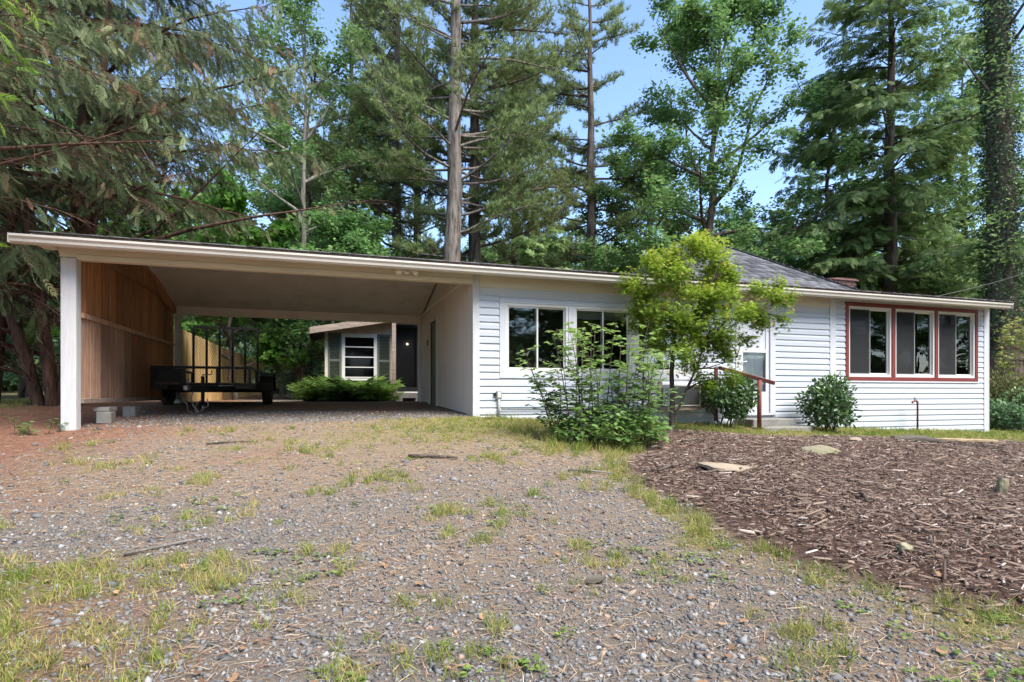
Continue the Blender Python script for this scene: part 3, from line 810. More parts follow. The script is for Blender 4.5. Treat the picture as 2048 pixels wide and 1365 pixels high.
# low broad-leaved weeds
X, Y, d = sample(3600, 2.2, 11, rng, 1.2); sel = (wob(X, Y, 2.1, 9.1)+.4*wob(X, Y, 7, 1) > .42) & (w_bed(X, Y) < .3) & ~((Y > 9.8) & (X > 2.4)); X, Y, d = X[sel], Y[sel], d[sel]
nl = 7; n = len(X)*nl; a = rng.uniform(0, 2*PI, n)
sz = np.repeat(rng.uniform(.018, .038, len(X)), nl)
P = np.column_stack([np.repeat(X, nl)+np.cos(a)*sz*.6, np.repeat(Y, nl)+np.sin(a)*sz*.6, gz(np.repeat(X, nl), np.repeat(Y, nl))+.012+rng.uniform(0, .02, n)])
V, F = scatter(LEAF_V, LEAF_F, P, frames(np.column_stack([np.cos(a), np.sin(a), rng.uniform(-.1, .5, n)]), np.tile([0,0,1.], (n, 1))), np.column_stack([sz, sz*1.4, sz]))
tag(np_obj('weeds', V, F, M['weed'], tint=reptint(rng.uniform(0, 1, n), 7)), 'small flat green weeds growing through the gravel', 'weeds', kind='stuff')

# dead leaves
X, Y, d = sample(420, 2.2, 11, rng, 1.0); sel = ~((Y > 9.8) & (X > 2.4)); X, Y = X[sel], Y[sel]; n = len(X)
V, F = scatter(LOB_V, LOB_F, np.column_stack([X, Y, gz(X, Y)+.02]), frames(rdir(n, rng, -.2, .2), norm(np.array([0,0,1.])+rng.normal(0, .35, (n, 3)))), rng.uniform(.025, .05, n))
tag(np_obj('leaf_litter', V, F, M['leaf_litter'], tint=reptint(rng.uniform(0, 1, n), len(LOB_V))), 'curled brown dead leaves scattered on the ground', 'leaves', kind='stuff')

# wood chip mulch
parts = []
def chip(seed):
    r = np.random.default_rng(seed); w, h = .17, .07
    V = np.array([(0,-w,-h),(0,w,-h),(1,w*.7,-h),(1,-w*.5,-h),(0.06,-w,h),(0,w*.8,h),(.93,w*.6,h),(1,-w*.6,h)])+r.normal(0, .025, (8, 3))
    F = np.array([(4,5,6),(4,6,7),(0,1,5),(1,2,6),(1,6,5),(2,3,7),(3,0,4),(3,4,7)])
    return V, F
for sd in range(4):
    n0 = 20000; X = rng.uniform(2.9, 16, n0); Y = rng.uniform(1.2, 8.8, n0); d = X*SN+Y*CS
    keep = (inside(BED, X, Y)+.16*rng.normal(0, 1, n0)+.12*wob(X, Y, 3, 2) > .05) & (rng.random(n0) < np.clip(5.0/d, .3, 1)) & ((X*CS-Y*SN)/d < 1.05); X, Y, d = X[keep], Y[keep], d[keep]
    n = len(X); L = rng.lognormal(math.log(.034), .62, n); L = np.clip(L, .02, .26)
    V, F = scatter(*chip(sd), np.column_stack([X, Y, gz(X, Y)+.012+rng.uniform(0, .025, n)]), frames(rdir(n, rng, -.28, .28), norm(np.array([0,0,1.])+rng.normal(0, .35, (n, 3)))), np.column_stack([L, np.clip(L*rng.uniform(.3, .9, n), .010, .045)*1.2, np.clip(L*.7, .02, .08)]))
    T = np.clip(rng.normal(.42, .22, n), 0, .9); T = np.where(rng.random(n) < .025, .95, T*.85+.05)
    parts.append((V, F, reptint(T, 8)))
TV, TF = sliver(.10)
n0 = 50000; X = rng.uniform(2.9, 16, n0); Y = rng.uniform(1.2, 8.8, n0); d = X*SN+Y*CS
keep = (inside(BED, X, Y)+.2*rng.normal(0, 1, n0) > 0) & (rng.random(n0) < np.clip(4.2/d, .2, 1)) & ((X*CS-Y*SN)/d < 1.05); X, Y, d = X[keep], Y[keep], d[keep]; n = len(X)
L = rng.uniform(.02, .09, n)
V, F = scatter(TV, TF, np.column_stack([X, Y, gz(X, Y)+.006+rng.uniform(0, .028, n)]), frames(rdir(n, rng, -.25, .25), norm(np.array([0,0,1.])+rng.normal(0, .4, (n, 3)))), np.column_stack([L, np.full(n, .035)*(1+.05*d), L]))
parts.append((V, F, reptint(np.clip(rng.normal(.5, .22, n), 0, .95), 5)))
V, F, T = cat(parts)
tag(np_obj('mulch', V, F, M['chips'], tint=T), 'dark brown shredded wood mulch heaped over the planting bed', 'mulch', kind='stuff')

# ------------------------------------------------------------------ the house with its carport
Y0 = 9.88; YB = 15.6; XL, XC, XE = -3.6, 2.48, 15.58
EAVE_Y, EAVE_Z, RIDGE_Y, RIDGE_Z, BACK_Y = 9.42, 3.735, 12.65, 4.40, 16.1
house = empty('house', (6, 12.7, 1.0), 'white sided single-storey house with open carport and red-framed windows', 'house')

def roof_z(y):
    if y <= RIDGE_Y: return EAVE_Z+(RIDGE_Z-EAVE_Z)*(y-EAVE_Y)/(RIDGE_Y-EAVE_Y)
    return RIDGE_Z+(3.62-RIDGE_Z)*(y-RIDGE_Y)/(BACK_Y-RIDGE_Y)

def walls(name, rects, axis, t0, t1, mat, parent):
    mb = MB()
    for a0, a1, z0, z1 in rects:
        if axis == 'x': mb.box(a0, a1, t0, t1, z0, z1)
        else: mb.box(t0, t1, a0, a1, z0, z1)
    return mb.build(name, mat, parent)

def cut(a, b, holes):
    """interval [a,b] minus holes"""
    out = [(a, b)]
    for h0, h1 in holes:
        nx_ = []
        for p, q in out:
            if h1 <= p or h0 >= q: nx_.append((p, q)); continue
            if h0 > p: nx_.append((p, h0))
            if h1 < q: nx_.append((h1, q))
        out = nx_
    return [(p, q) for p, q in out if q-p > .02]

# openings in the front wall
WIN = [(3.08, 4.31), (4.42, 5.64), (5.75, 6.97)]; WZ = (1.93, 3.18)
RWIN = [(11.09, 12.37), (12.48, 13.74), (13.84, 15.10)]; RZ = (1.92, 3.50)
DOOR = (8.17, 8.93, 1.20, 3.22)
SUR = (2.97, 7.08, 1.82, 3.27); RSUR = (11.0, 15.19, 1.83, 3.59); DSUR = (8.05, 9.07, 1.12, 3.34)
fw = []
for x0, x1, z0, z1 in [(XC, 3.08, .3, 3.72), (3.08, 6.97, .3, 1.93), (3.08, 6.97, 3.18, 3.72), (4.31, 4.42, 1.93, 3.18), (5.64, 5.75, 1.93, 3.18), (6.97, 8.17, .3, 3.72), (8.17, 8.93, .3, 1.20), (8.17, 8.93, 3.22, 3.72),
                       (8.93, 11.09, .3, 3.72), (11.09, 15.10, .3, 1.92), (11.09, 15.10, 3.50, 3.72), (12.37, 12.48, 1.92, 3.50), (13.74, 13.84, 1.92, 3.50), (15.10, 15.56, .3, 3.72)]:
    fw.append((x0, x1, z0, z1))
front_wall = walls('front_wall', fw, 'x', Y0+.002, Y0+.12, M['trim'], house)

# clapboards: one mesh profile, every board an object of its own
LAP = .127
def lap_mesh(name):
    prof = [(0,0),(-.021,0),(-.0175,.072),(-.003,.096),(-.001,LAP-.001),(0,LAP-.001)]
    return MB().prism(prof, 'x', 0, 1).mesh(name, M['siding'])
lap = lap_mesh('siding_board'); wv = random.Random(77)
SECT = [(2.60, 10.55, 3.43), (10.72, 15.40, 3.70)]
HOLES = [(SUR[0], SUR[1], SUR[2], SUR[3]), (DSUR[0], DSUR[1], DSUR[2], DSUR[3]), (RSUR[0], RSUR[1], RSUR[2]-.03, RSUR[3])]
for x0, x1, ztop in SECT:
    z = .54
    while z+LAP < ztop+.02:
        hs = [(h[0], h[1]) for h in HOLES if h[3] > z+.03 and h[2] < z+LAP-.03]
        for p, q in cut(x0, x1, hs):
            if z+LAP < min(g1(p, Y0-.2), g1(q, Y0-.2))-.12: continue
            cuts = [p]
            while q-cuts[-1] > 4.6: cuts.append(cuts[-1]+3.4+((z*7.3) % 1.0))
            cuts.append(q)
            for u, v in zip(cuts[:-1], cuts[1:]):
                o = bpy.data.objects.new('siding_board', lap); o.location = (u, Y0, z+wv.uniform(-.0015, .0015)); o.rotation_euler = (wv.uniform(-.012, .012), wv.uniform(-.0006, .0006), 0); o.scale = (v-u-.003, 1, 1); link(o, front_wall)
        z += LAP
# side wall of the house end
walls('end_wall', [(Y0+.122, 11.15, .2, 3.70), (11.15, 11.8, .2, 2.0), (11.15, 11.8, 3.15, 3.70), (11.8, BACK_Y-.4, .2, 3.70)], 'y', XE-.16, XE-.02, M['trim'], house)
walls('inner_wall', [(Y0+.13, 11.15, 1.23, 3.59), (11.15, 11.8, 1.23, 2.0), (11.15, 11.8, 3.15, 3.59), (11.8, YB-.03, 1.23, 3.59)], 'y', XE-.185, XE-.163, M['wall_in'], house)
mb = MB(); xe = XE-.21
for a, b in ((11.13, 11.20), (11.75, 11.82)): mb.box(xe, xe+.03, a, b, 1.98, 3.17)
for a, b in ((1.98, 2.05), (2.55, 2.60), (3.10, 3.17)): mb.box(xe+.001, xe+.029, 11.20, 11.75, a, b)
w = mb.build('window', M['wframe'], house); MB().box(xe+.012, xe+.017, 11.2, 11.75, 2.05, 3.1).build('pane', M['glass'], w)
board_ = MB().box(14.2, 14.9, 10.9, 11.5, 1.24, 1.95).build('radiator', M['dark_in'], house)
MB().prism([(Y0+.122, 3.702), (BACK_Y-.4, 3.702), (RIDGE_Y, RIDGE_Z-.08)], 'x', XE-.15, XE-.03).build('gable', M['siding'], house)
walls('back_wall', [(2.62, 11.3, .3, 3.68), (11.3, 12.5, .3, 1.9), (11.3, 12.5, 3.2, 3.68), (12.5, 13.0, .3, 3.68), (13.0, 14.2, .3, 1.9), (13.0, 14.2, 3.2, 3.68), (14.2, XE-.17, .3, 3.68)], 'x', YB-.02, YB+.10, M['wall_in'], house)
for x0, x1 in ((11.3, 12.5), (13.0, 14.2)):
    mb = MB()
    for a, b in ((x0, x0+.06), (x1-.06, x1), ((x0+x1)/2-.03, (x0+x1)/2+.03)): mb.box(a, b, YB-.045, YB+.03, 1.9, 3.2)
    mb.box(x0, x1, YB-.05, YB+.035, 2.5, 2.56); mb.box(x0, x1, YB-.055, YB+.03, 1.9, 1.96); mb.box(x0, x1, YB-.055, YB+.03, 3.14, 3.2)
    w = mb.build('window', M['wframe'], house)
    MB().box(x0+.05, x1-.05, YB+.02, YB+.026, 1.95, 3.15).build('pane', M['glass'], w)
MB().box(2.62, XE-.17, Y0+.13, YB-.03, 1.18, 1.22).build('floor', M['floor_in'], house)
MB().box(2.62, XE-.17, Y0+.13, YB-.03, 3.60, 3.64).build('ceiling', M['wall_in'], house)
MB().box(10.50, 10.60, Y0+.13, YB-.03, 1.23, 3.59).build('inner_wall', M['wall_in'], house)
MB().box(2.62, 10.49, 13.4, 13.5, 1.23, 3.59).build('inner_wall', M['wall_in'], house)
MB().box(7.35, 7.45, Y0+.13, 13.39, 1.23, 3.59).build('inner_wall', M['wall_in'], house)

# trim boards
def board(name, x0, x1, y0, y1, z0, z1, mat, parent=house, bevel=.004):
    return MB().box(x0, x1, y0, y1, z0, z1).build(name, M[mat], parent, bevel=bevel)
board('corner_trim', 2.475, 2.60, Y0-.03, Y0+.001, .95, 3.72, 'post')
board('corner_trim', 10.55, 10.72, Y0-.028, Y0+.001, .62, 3.70, 'trim')
board('corner_trim', 15.40, XE, Y0-.03, Y0+.001, .50, 3.70, 'trim')
board('corner_trim', XE-.02, XE+.01, Y0-.03, Y0+.09, .50, 3.70, 'trim')
board('frieze_board', 2.60, 10.55, Y0-.022, Y0+.001, 3.44, 3.715, 'cream')
for x0, x1, z0, z1 in ((SUR[0], SUR[1], 3.18, 3.27), (SUR[0], SUR[1], 1.82, 1.93), (2.97, 3.08, 1.93, 3.18), (4.31, 4.42, 1.93, 3.18), (5.64, 5.75, 1.93, 3.18), (6.97, 7.08, 1.93, 3.18)):
    board('window_surround', x0+.001, x1-.001, Y0-.026, Y0+.001, z0+.001, z1-.001, 'grey_trim')
board('drip_edge', SUR[0]-.02, SUR[1]+.02, Y0-.035, Y0-.001, 3.272, 3.29, 'grey_trim')
for x0, x1, z0, z1 in ((11.0, 15.19, 3.50, 3.59), (11.0, 15.19, 1.83, 1.92), (11.0, 11.09, 1.92, 3.50), (12.37, 12.48, 1.92, 3.50), (13.74, 13.84, 1.92, 3.50), (15.10, 15.19, 1.92, 3.50)):
    board('window_surround', x0+.001, x1-.001, Y0-.032, Y0+.001, z0+.001, z1-.001, 'red')
board('window_sill', 10.97, 15.22, Y0-.035, Y0, 1.795, 1.828, 'trim')
for x0, x1, z0, z1 in ((8.05, 8.17, 1.14, 3.34), (8.93, 9.07, 1.14, 3.34), (8.171, 8.929, 3.22, 3.34)):
    board('door_casing', x0, x1, Y0-.03, Y0+.001, z0, z1, 'trim')
board('door_sill', 8.06, 9.06, Y0-.06, Y0-.001, 1.09, 1.135, 'grey_trim')

# sliding windows: outer frame > sashes and panes
def slider(x0, x1, z0, z1, screen=False):
    mb = MB(); t = .045; ya, yb = Y0-.012, Y0+.07
    mb.box(x0, x1, ya, yb, z0, z0+t*1.3); mb.box(x0, x1, ya, yb, z1-t, z1); mb.box(x0, x0+t, ya+.001, yb, z0+t*1.3, z1-t); mb.box(x1-t, x1, ya+.001, yb, z0+t*1.3, z1-t)
    w = mb.build('window', M['wframe'], house)
    xm = (x0+x1)/2
    for i, (a, b) in enumerate(((x0+t, xm+.025), (xm-.025, x1-t))):
        y = Y0+.012+i*.03; s = .03; m2 = MB(); za, zb = z0+t*1.3, z1-t
        m2.box(a, b, y, y+.022, za, za+s); m2.box(a, b, y, y+.022, zb-s, zb); m2.box(a, a+s, y+.001, y+.021, za+s, zb-s); m2.box(b-s, b, y+.001, y+.021, za+s, zb-s)
        m2.build('sash', M['wframe'], w)
        MB().box(a+s, b-s, y+.008, y+.013, za+s, zb-s).build('pane', M['glass'], w)
        if screen and i == 0:
            MB().box(a+s*.5, b-s*.5, y-.006, y-.004, za+s*.5, zb-s*.5).build('insect_screen', M['screen_mesh'], w)
    return w
def screenmat():
    m, t, nd, lk, p = new_mat('screen_mesh')
    tr = nd.new('ShaderNodeBsdfTransparent'); mx = nd.new('ShaderNodeMixShader'); mx.inputs[0].default_value = .45
    p.inputs['Base Color'].default_value = (.03,.032,.035,1); p.inputs['Roughness'].default_value = .9
    lk.new(tr.outputs[0], mx.inputs[1]); lk.new(p.outputs[0], mx.inputs[2]); lk.new(mx.outputs[0], nd['Material Output'].inputs[0]); return m
M['screen_mesh'] = screenmat()
for x0, x1 in WIN: slider(x0, x1, *WZ)
for x0, x1 in RWIN: slider(x0, x1, *RZ, screen=True)
# raised blinds behind the front windows
for x0, x1 in WIN[1:]:
    b = MB()
    for k in range(7): b.box(x0+.06, x1-.06, Y0+.15, Y0+.185, 3.10-k*.022, 3.113-k*.022)
    b.build('blind', M['blind'], house)

# front door: frame, glass, mid rail, kick panel
mb = MB(); x0, x1, z0, z1 = DOOR
mb.box(x0, x0+.09, Y0+.0, Y0+.045, z0, z1); mb.box(x1-.09, x1, Y0+.0, Y0+.045, z0, z1); mb.box(x0+.09, x1-.09, Y0+.0, Y0+.045, z1-.10, z1)
mb.box(x0+.09, x1-.09, Y0+.0, Y0+.045, z0, z0+.38); mb.box(x0+.09, x1-.09, Y0-.002, Y0+.043, 2.40, 2.47)
door = mb.build('door', M['door'], house, bevel=.004)
MB().box(x0+.16, x1-.16, Y0-.008, Y0-.001, z0+.07, z0+.31).build('kick_panel', M['door'], door, bevel=.003)
MB().box(x0+.09, x1-.09, Y0+.018, Y0+.024, z0+.38, 2.40).build('pane', M['thinglass'], door)
MB().box(x0+.09, x1-.09, Y0+.017, Y0+.023, 2.47, z1-.10).build('panel', M['door'], door)
MB().box(x0+.22, x1-.22, Y0+.008, Y0+.0165, 2.74, 2.755).build('mail_slot', M['acdark'], door)
MB().box(x0+.02, x1-.02, Y0+.07, Y0+.11, z0+.01, z1-.01).build('inner_door', M['door'], door)
for k in range(2):
    for j in range(2):
        MB().box(x0+.12+k*.30, x0+.36+k*.30, Y0+.062, Y0+.069, z0+.45+j*.85, z0+1.15+j*.75).build('panel', M['grey_trim'], door, bevel=.005)
MB().tube([(x0+.05, Y0, 2.2), (x0+.05, Y0-.045, 2.2), (x0+.14, Y0-.05, 2.21)], .010, 8).build('handle', M['lamp_white'], door, True)

# roof deck, soffit, gutter, shingle courses
def slope_box(mb, x0, x1, ya, yb, t):
    za, zb = roof_z(ya), roof_z(yb)
    mb.quadbox([(x0,ya,za-t),(x1,ya,za-t),(x1,yb,zb-t),(x0,yb,zb-t),(x0,ya,za),(x1,ya,za),(x1,yb,zb),(x0,yb,zb)])
mb = MB(); slope_box(mb, -3.78, XE+.06, EAVE_Y+.02, RIDGE_Y, .10); slope_box(mb, -3.78, XE+.06, RIDGE_Y+.001, BACK_Y, .10)
roof = mb.build('roof', M['oldwood'], house)
def shingles(name, parent, p0, ux, uy, W, fL, fR, Lr, mat, seed, tab=.3, exp_=.135, th=.012):
    """courses of tabs on a plane: p0 corner, ux along the eave, uy up the slope, widths clipped by fL,fR(s)"""
    r = np.random.default_rng(seed); ux, uy = Vector(ux).normalized(), Vector(uy).normalized(); nrm = ux.cross(uy).normalized()
    V, F, T = [], [], []; s = 0.0; c = 0
    while s < Lr:
        e = min(s+exp_*1.25, Lr); a0, a1 = fL(s), fR(s)
        x = a0-r.uniform(0, tab)
        while x < a1:
            u0, u1 = max(x, a0), min(x+tab-.006, a1)
            if u1-u0 > .02:
                lift = th*(1.0+r.uniform(-.25, .35)); n = len(V)
                for (u, t, h) in ((u0, s, 0), (u1, s, 0), (u1, e, -.006), (u0, e, -.006), (u0, s, lift), (u1, s, lift), (u1, e, .001), (u0, e, .001)):
                    V.append(tuple(Vector(p0)+ux*u+uy*t+nrm*(h+.004)))
                F += [(n+4, n+5, n+6, n+7), (n, n+1, n+5, n+4), (n+1, n+2, n+6, n+5), (n+3, n, n+4, n+7)]
                T += [r.uniform(0, 1)]*8
            x += tab
        s += exp_; c += 1
    o = np_obj(name, np.array(V), np.array(F), mat, parent, tint=np.array(T)); o['kind'] = 'stuff'
    return o
sl = Vector((0, RIDGE_Y-EAVE_Y, RIDGE_Z-EAVE_Z)); Ls = sl.length
shingles('shingles', roof, (-3.80, EAVE_Y-.03, EAVE_Z-.004), (1,0,0), sl, 0, lambda s: 0, lambda s: XE+3.88, Ls+.02, M['shingle'], 3)
sb = Vector((0, -(BACK_Y-RIDGE_Y), RIDGE_Z-3.62))
shingles('shingles', roof, (XE+.08, BACK_Y+.03, 3.615), (-1,0,0), sb, 0, lambda s: 0, lambda s: XE+3.88, sb.length+.02, M['shingle'], 4)
MB().box(-3.80, -3.62, EAVE_Y+.05, Y0, 3.60, 3.63).build('soffit_return', M['cream'], house)
MB().box(-3.61, XE+.03, EAVE_Y+.10, Y0-.001, 3.700, 3.718).build('soffit', M['cream'], house)
MB().box(-3.82, XE+.06, EAVE_Y+.06, EAVE_Y+.085, 3.60, 3.73).build('fascia', M['cream'], house)
gprof = [(a_, b_-.045) for a_, b_ in [(EAVE_Y+.058, 3.615), (EAVE_Y+.0, 3.615), (EAVE_Y-.03, 3.64), (EAVE_Y-.035, 3.675), (EAVE_Y-.062, 3.705), (EAVE_Y-.062, 3.735), (EAVE_Y-.05, 3.735), (EAVE_Y-.05, 3.71), (EAVE_Y-.022, 3.68), (EAVE_Y-.02, 3.645), (EAVE_Y+.005, 3.625), (EAVE_Y+.052, 3.625), (EAVE_Y+.052, 3.735), (EAVE_Y+.058, 3.735)]]
xs = [-4.02, 1.2, 7.4, 15.62]
for a, b in zip(xs[:-1], xs[1:]):
    MB().prism(gprof, 'x', a, b-.004).build('gutter', M['gutter'], house)
MB().box(-4.026, -4.018, EAVE_Y-.062, EAVE_Y+.058, 3.567, 3.692).build('gutter_end_cap', M['gutter'], house)
MB().box(15.617, 15.625, EAVE_Y-.062, EAVE_Y+.058, 3.567, 3.692).build('gutter_end_cap', M['gutter'], house)
# needles and twigs caught along the roof edge
r_ = np.random.default_rng(21); n = 900; xx = r_.uniform(-3.7, 15.5, n); yy = EAVE_Y+r_.exponential(.12, n)
TV, TF = sliver(.05)
V, F = scatter(TV, TF, np.column_stack([xx, yy, EAVE_Z+(yy-EAVE_Y)*.2+.02]), frames(rdir(n, r_, -.2, .3), np.tile([0,0,1.], (n, 1))), np.column_stack([r_.uniform(.05, .16, n), np.full(n, .06), np.full(n, .1)]))
tag(np_obj('roof_litter', V, F, M['straw'], tint=reptint(r_.normal(.45, .2, n), 5)), 'rusty pine needles lying along the roof edge above the gutter', 'pine straw', kind='stuff')

# hipped roof behind the front eave
hx0, hx1, hy, hz, run, pit = 6.2, 11.12, 9.62, 3.775, 1.95, .66
r0_, r1_ = hx0+run, hx1-run; hyb = 14.6
A, B = (hx0, hy, hz), (hx1, hy, hz); C_, D_ = (hx1, hyb, hz+.0), (hx0, hyb, hz+.0)
ryf, ryb, rz = hy+run, hyb-run, hz+run*pit
E1, E2, E3, E4 = (r0_, ryf, rz), (r1_, ryf, rz), (r1_, ryb, rz), (r0_, ryb, rz)
mb = MB(); mb.v = [A, B, C_, D_, E1, E2, E3, E4, (hx0, hy, hz-.03), (hx1, hy, hz-.03), (hx1, hyb, hz-.03), (hx0, hyb, hz-.03)]
mb.f = [(0,1,5,4), (1,2,6,5), (2,3,7,6), (3,0,4,7), (4,5,6,7), (0,8,9,1), (1,9,10,2), (2,10,11,3), (3,11,8,0), (8,11,10,9)]
hip = mb.build('hip_roof', M['black'], house)
up = Vector((0, run, run*pit)); Lh = up.length
shingles('shingles', hip, (hx0, hy-.02, hz), (1,0,0), up, 0, lambda s: run*s/Lh, lambda s: (hx1-hx0)-run*s/Lh, Lh, M['shingle'], 5)
up2 = Vector((-run, 0, run*pit))
shingles('shingles', hip, (hx1+.02, hy, hz), (0,1,0), up2, 0, lambda s: run*s/Lh, lambda s: (hyb-hy)-run*s/Lh, Lh, M['shingle'], 6)
mb = MB(); mb.bar(Vector(B)+Vector((0,0,.02)), Vector(E2)+Vector((0,0,.025)), .16, .018); mb.bar(Vector(A)+Vector((0,0,.02)), Vector(E1)+Vector((0,0,.025)), .16, .018)
mb.build('hip_cap', M['shingle'], hip)

# brick chimney
ch = MB().box(13.9, 14.75, 12.9, 13.6, 4.1, 4.80).build('chimney', M['mortar'], house)
bm_ = MB().box(-.095, .095, -.04, .04, -.03, .03).mesh('brick', M['brick'], bevel=.004)
for row in range(8):
    z = 4.36+row*.071
    for k in range(5):
        x = 13.9+.085+(row % 2)*.09+k*.195
        if x > 14.74: continue
        o = bpy.data.objects.new('brick', bm_); o.location = (x, 12.895, z); o.rotation_euler = (0, 0, random.Random(row*9+k).uniform(-.03, .03)); link(o, ch)
    for k in range(4):
        o = bpy.data.objects.new('brick', bm_); o.location = (13.897, 12.98+(row % 2)*.08+k*.19, z); o.rotation_euler = (0, 0, PI/2); link(o, ch)
cap = MB().box(13.82, 14.83, 12.82, 13.68, 4.80, 4.86).build('chimney_cap', M['brick'], ch, bevel=.02)

# ---- carport
board('post', -3.60, -3.41, Y0-.07, Y0+.11, .85, 3.50, 'post', bevel=.008)
for x0, x1, z0, z1 in ((-3.62, -2.12, 3.555, 3.715), (-2.117, 2.47, 3.555, 3.715)): board('beam_board', x0, x1, Y0-.075, Y0-.05, z0, z1, 'cream')
for x0, x1 in ((-3.40, -.62), (-.617, 2.47)): board('beam_board', x0, x1, Y0-.078, Y0-.04, 3.48, 3.552, 'cream')
board('beam', -3.40, 2.47, Y0-.035, Y0+.10, 3.482, 3.70, 'cream')
board('beam', -3.62, 2.40, Y0-.045, Y0-.036, 3.51, 3.70, 'cream')
# back header and posts
board('header', -3.42, 2.47, YB-.10, YB+.02, 3.43, 3.77, 'ceiling')
board('post', -3.42, -3.30, YB-.08, YB+.06, 1.2, 3.43, 'post')
board('post', 2.40, 2.62, YB-.05, YB+.12, 1.1, 3.72, 'post')
# ceiling sheets, one object each, nailed under the slopes
def sheet(x0, x1, ya, yb, t=.014):
    mb = MB(); za, zb = roof_z(ya)-.115, roof_z(yb)-.115
    mb.quadbox([(x0,ya,za-t),(x1,ya,za-t),(x1,yb,zb-t),(x0,yb,zb-t),(x0,ya,za),(x1,ya,za),(x1,yb,zb),(x0,yb,zb)])
    return mb.build('ceiling_sheet', M['ceiling'], house)
for x0, x1 in ((-3.40, -1.25), (-1.246, 1.19), (1.194, 2.46)):
    for ya, yb in ((Y0+.1, 11.3), (11.304, RIDGE_Y-.01), (RIDGE_Y+.01, 14.05), (14.054, YB-.02)): sheet(x0, x1, ya, yb)
# grooved panel wall with a door between carport and house
cw = MB().box(XC+.022, XC+.10, Y0+.122, 13.38, .9, 3.62).box(XC+.022, XC+.10, 14.27, YB-.06, .9, 3.62).box(XC+.022, XC+.10, 13.38, 14.27, 3.30, 3.62).build('carport_wall', M['dark_in'], house)
strip = MB().box(0, .022, 0, .194, 0, 1).mesh('siding_strip', M['t111'], bevel=.003)
y = Y0+.10
while y < YB-.1:
    g = g1(XC-.1, y+.1)
    if y+.19 < 13.36 or y > 14.26: z0, z1 = g-.02 + (.04 if y > 10.2 else -.03), 3.655
    else: z0, z1 = 3.33, 3.655
    o = bpy.data.objects.new('siding_strip', strip); o.location = (XC, y, z0); o.scale = (1, 1, z1-z0); link(o, cw)
    y += .203
MB().prism([(Y0+.1, 3.66), (YB-.03, 3.66), (YB-.03, roof_z(YB)-.14), (RIDGE_Y, RIDGE_Z-.14), (Y0+.1, roof_z(Y0+.1)-.14)], 'x', XC+.006, XC+.02).build('gable_panel', M['t111'], house)
board('wall_trim', XC-.02, XC-.001, Y0+.1, YB-.1, 3.62, 3.68, 'ceiling')
for ya, yb, za, zb in ((13.28, 13.37, 1.25, 3.38), (14.28, 14.37, 1.25, 3.38)): board('door_casing', XC-.018, XC+.03, ya, yb, za, zb, 't111')
board('door_casing', XC-.018, XC+.03, 13.371, 14.279, 3.29, 3.38, 't111')
sdoor = MB().box(XC+.05, XC+.09, 13.372, 14.278, 1.27, 3.288).build('side_door', M['shutter'], house)
MB().lathe((XC+.05, 13.46, 2.25), [(.012,-.0),(.012,-.04),(.03,-.05),(.03,-.075),(.01,-.085)], 'x', 12).build('knob', M['steel'], sdoor, True)
MB().box(XC-.03, XC-.001, 14.42, 14.50, 2.75, 2.90).build('light_switch', M['black'], house, bevel=.006)
# plank wall on the left side
lw = board('carport_sill', -3.47, -3.38, Y0+.12, YB-.09, 1.40, 1.47, 'oldwood')
for z in (2.66, 3.65):
    MB().box(-3.42, -3.385, Y0+.12, YB-.1, z, z+.075).build('girt', M['board_pale'] if z < 3 else M['board'], lw, bevel=.003)
rb = random.Random(5); y = Y0+.115; k = 0
while y < YB-.12:
    w = min(rb.uniform(.27, .46), YB-.1-y)
    top = min(roof_z(y+.02), roof_z(y+w))-.13
    # each course of planks stops at the lower girt: pale below, orange above
    jx = rb.uniform(-.008, .0)
    MB().box(-3.447+jx, -3.422+jx, y, y+w-.012, 1.43, 2.70).build('plank', M['board_pale'] if k < 6 else M['board'], lw, bevel=.003)
    MB().box(-3.448+jx, -3.421+jx*.6, y+.006, y+w-.008, 2.704, top).build('plank', M['board'], lw, bevel=.003)
    y += w; k += 1
# a gusset where the left wall meets the back slope
MB().prism([(14.3, 3.58), (15.5, 3.45), (15.5, 3.58), (13.8, 4.02), (13.6, 4.02)], 'x', -3.40, -3.37).build('gusset', M['board'], lw)

# ------------------------------------------------------------------ things round the house
# concrete blocks under the plank wall
def block(x, y, z, rot, label):
    r = empty('concrete_block', (x, y, z), label, 'block', 'concrete blocks under the carport plank wall')
    MB().box(-.10, .10, -.20, .20, 0, .19).build('block_body', M['concrete'], r, bevel=.012).location = (0, 0, 0)
    MB().box(.1005, .103, -.005, .005, .005, .185).build('joint', M['mortar'], r).location = (0, 0, 0)
    r.rotation_euler = (0, 0, rot)
block(-3.36, 10.85, g1(-3.4, 10.9)-.01, .12, 'grey concrete block under the plank wall, nearest the white post')
block(-3.38, 10.87, g1(-3.4, 10.9)+.185, .0, 'thin grey capping block resting on the concrete block nearest the post')
block(-3.36, 12.2, g1(-3.4, 12.2)-.02, -.05, 'grey concrete block under the plank wall beside the trailer')
bpy.data.objects['concrete_block.001'].scale = (1.1, 1.0, .36)

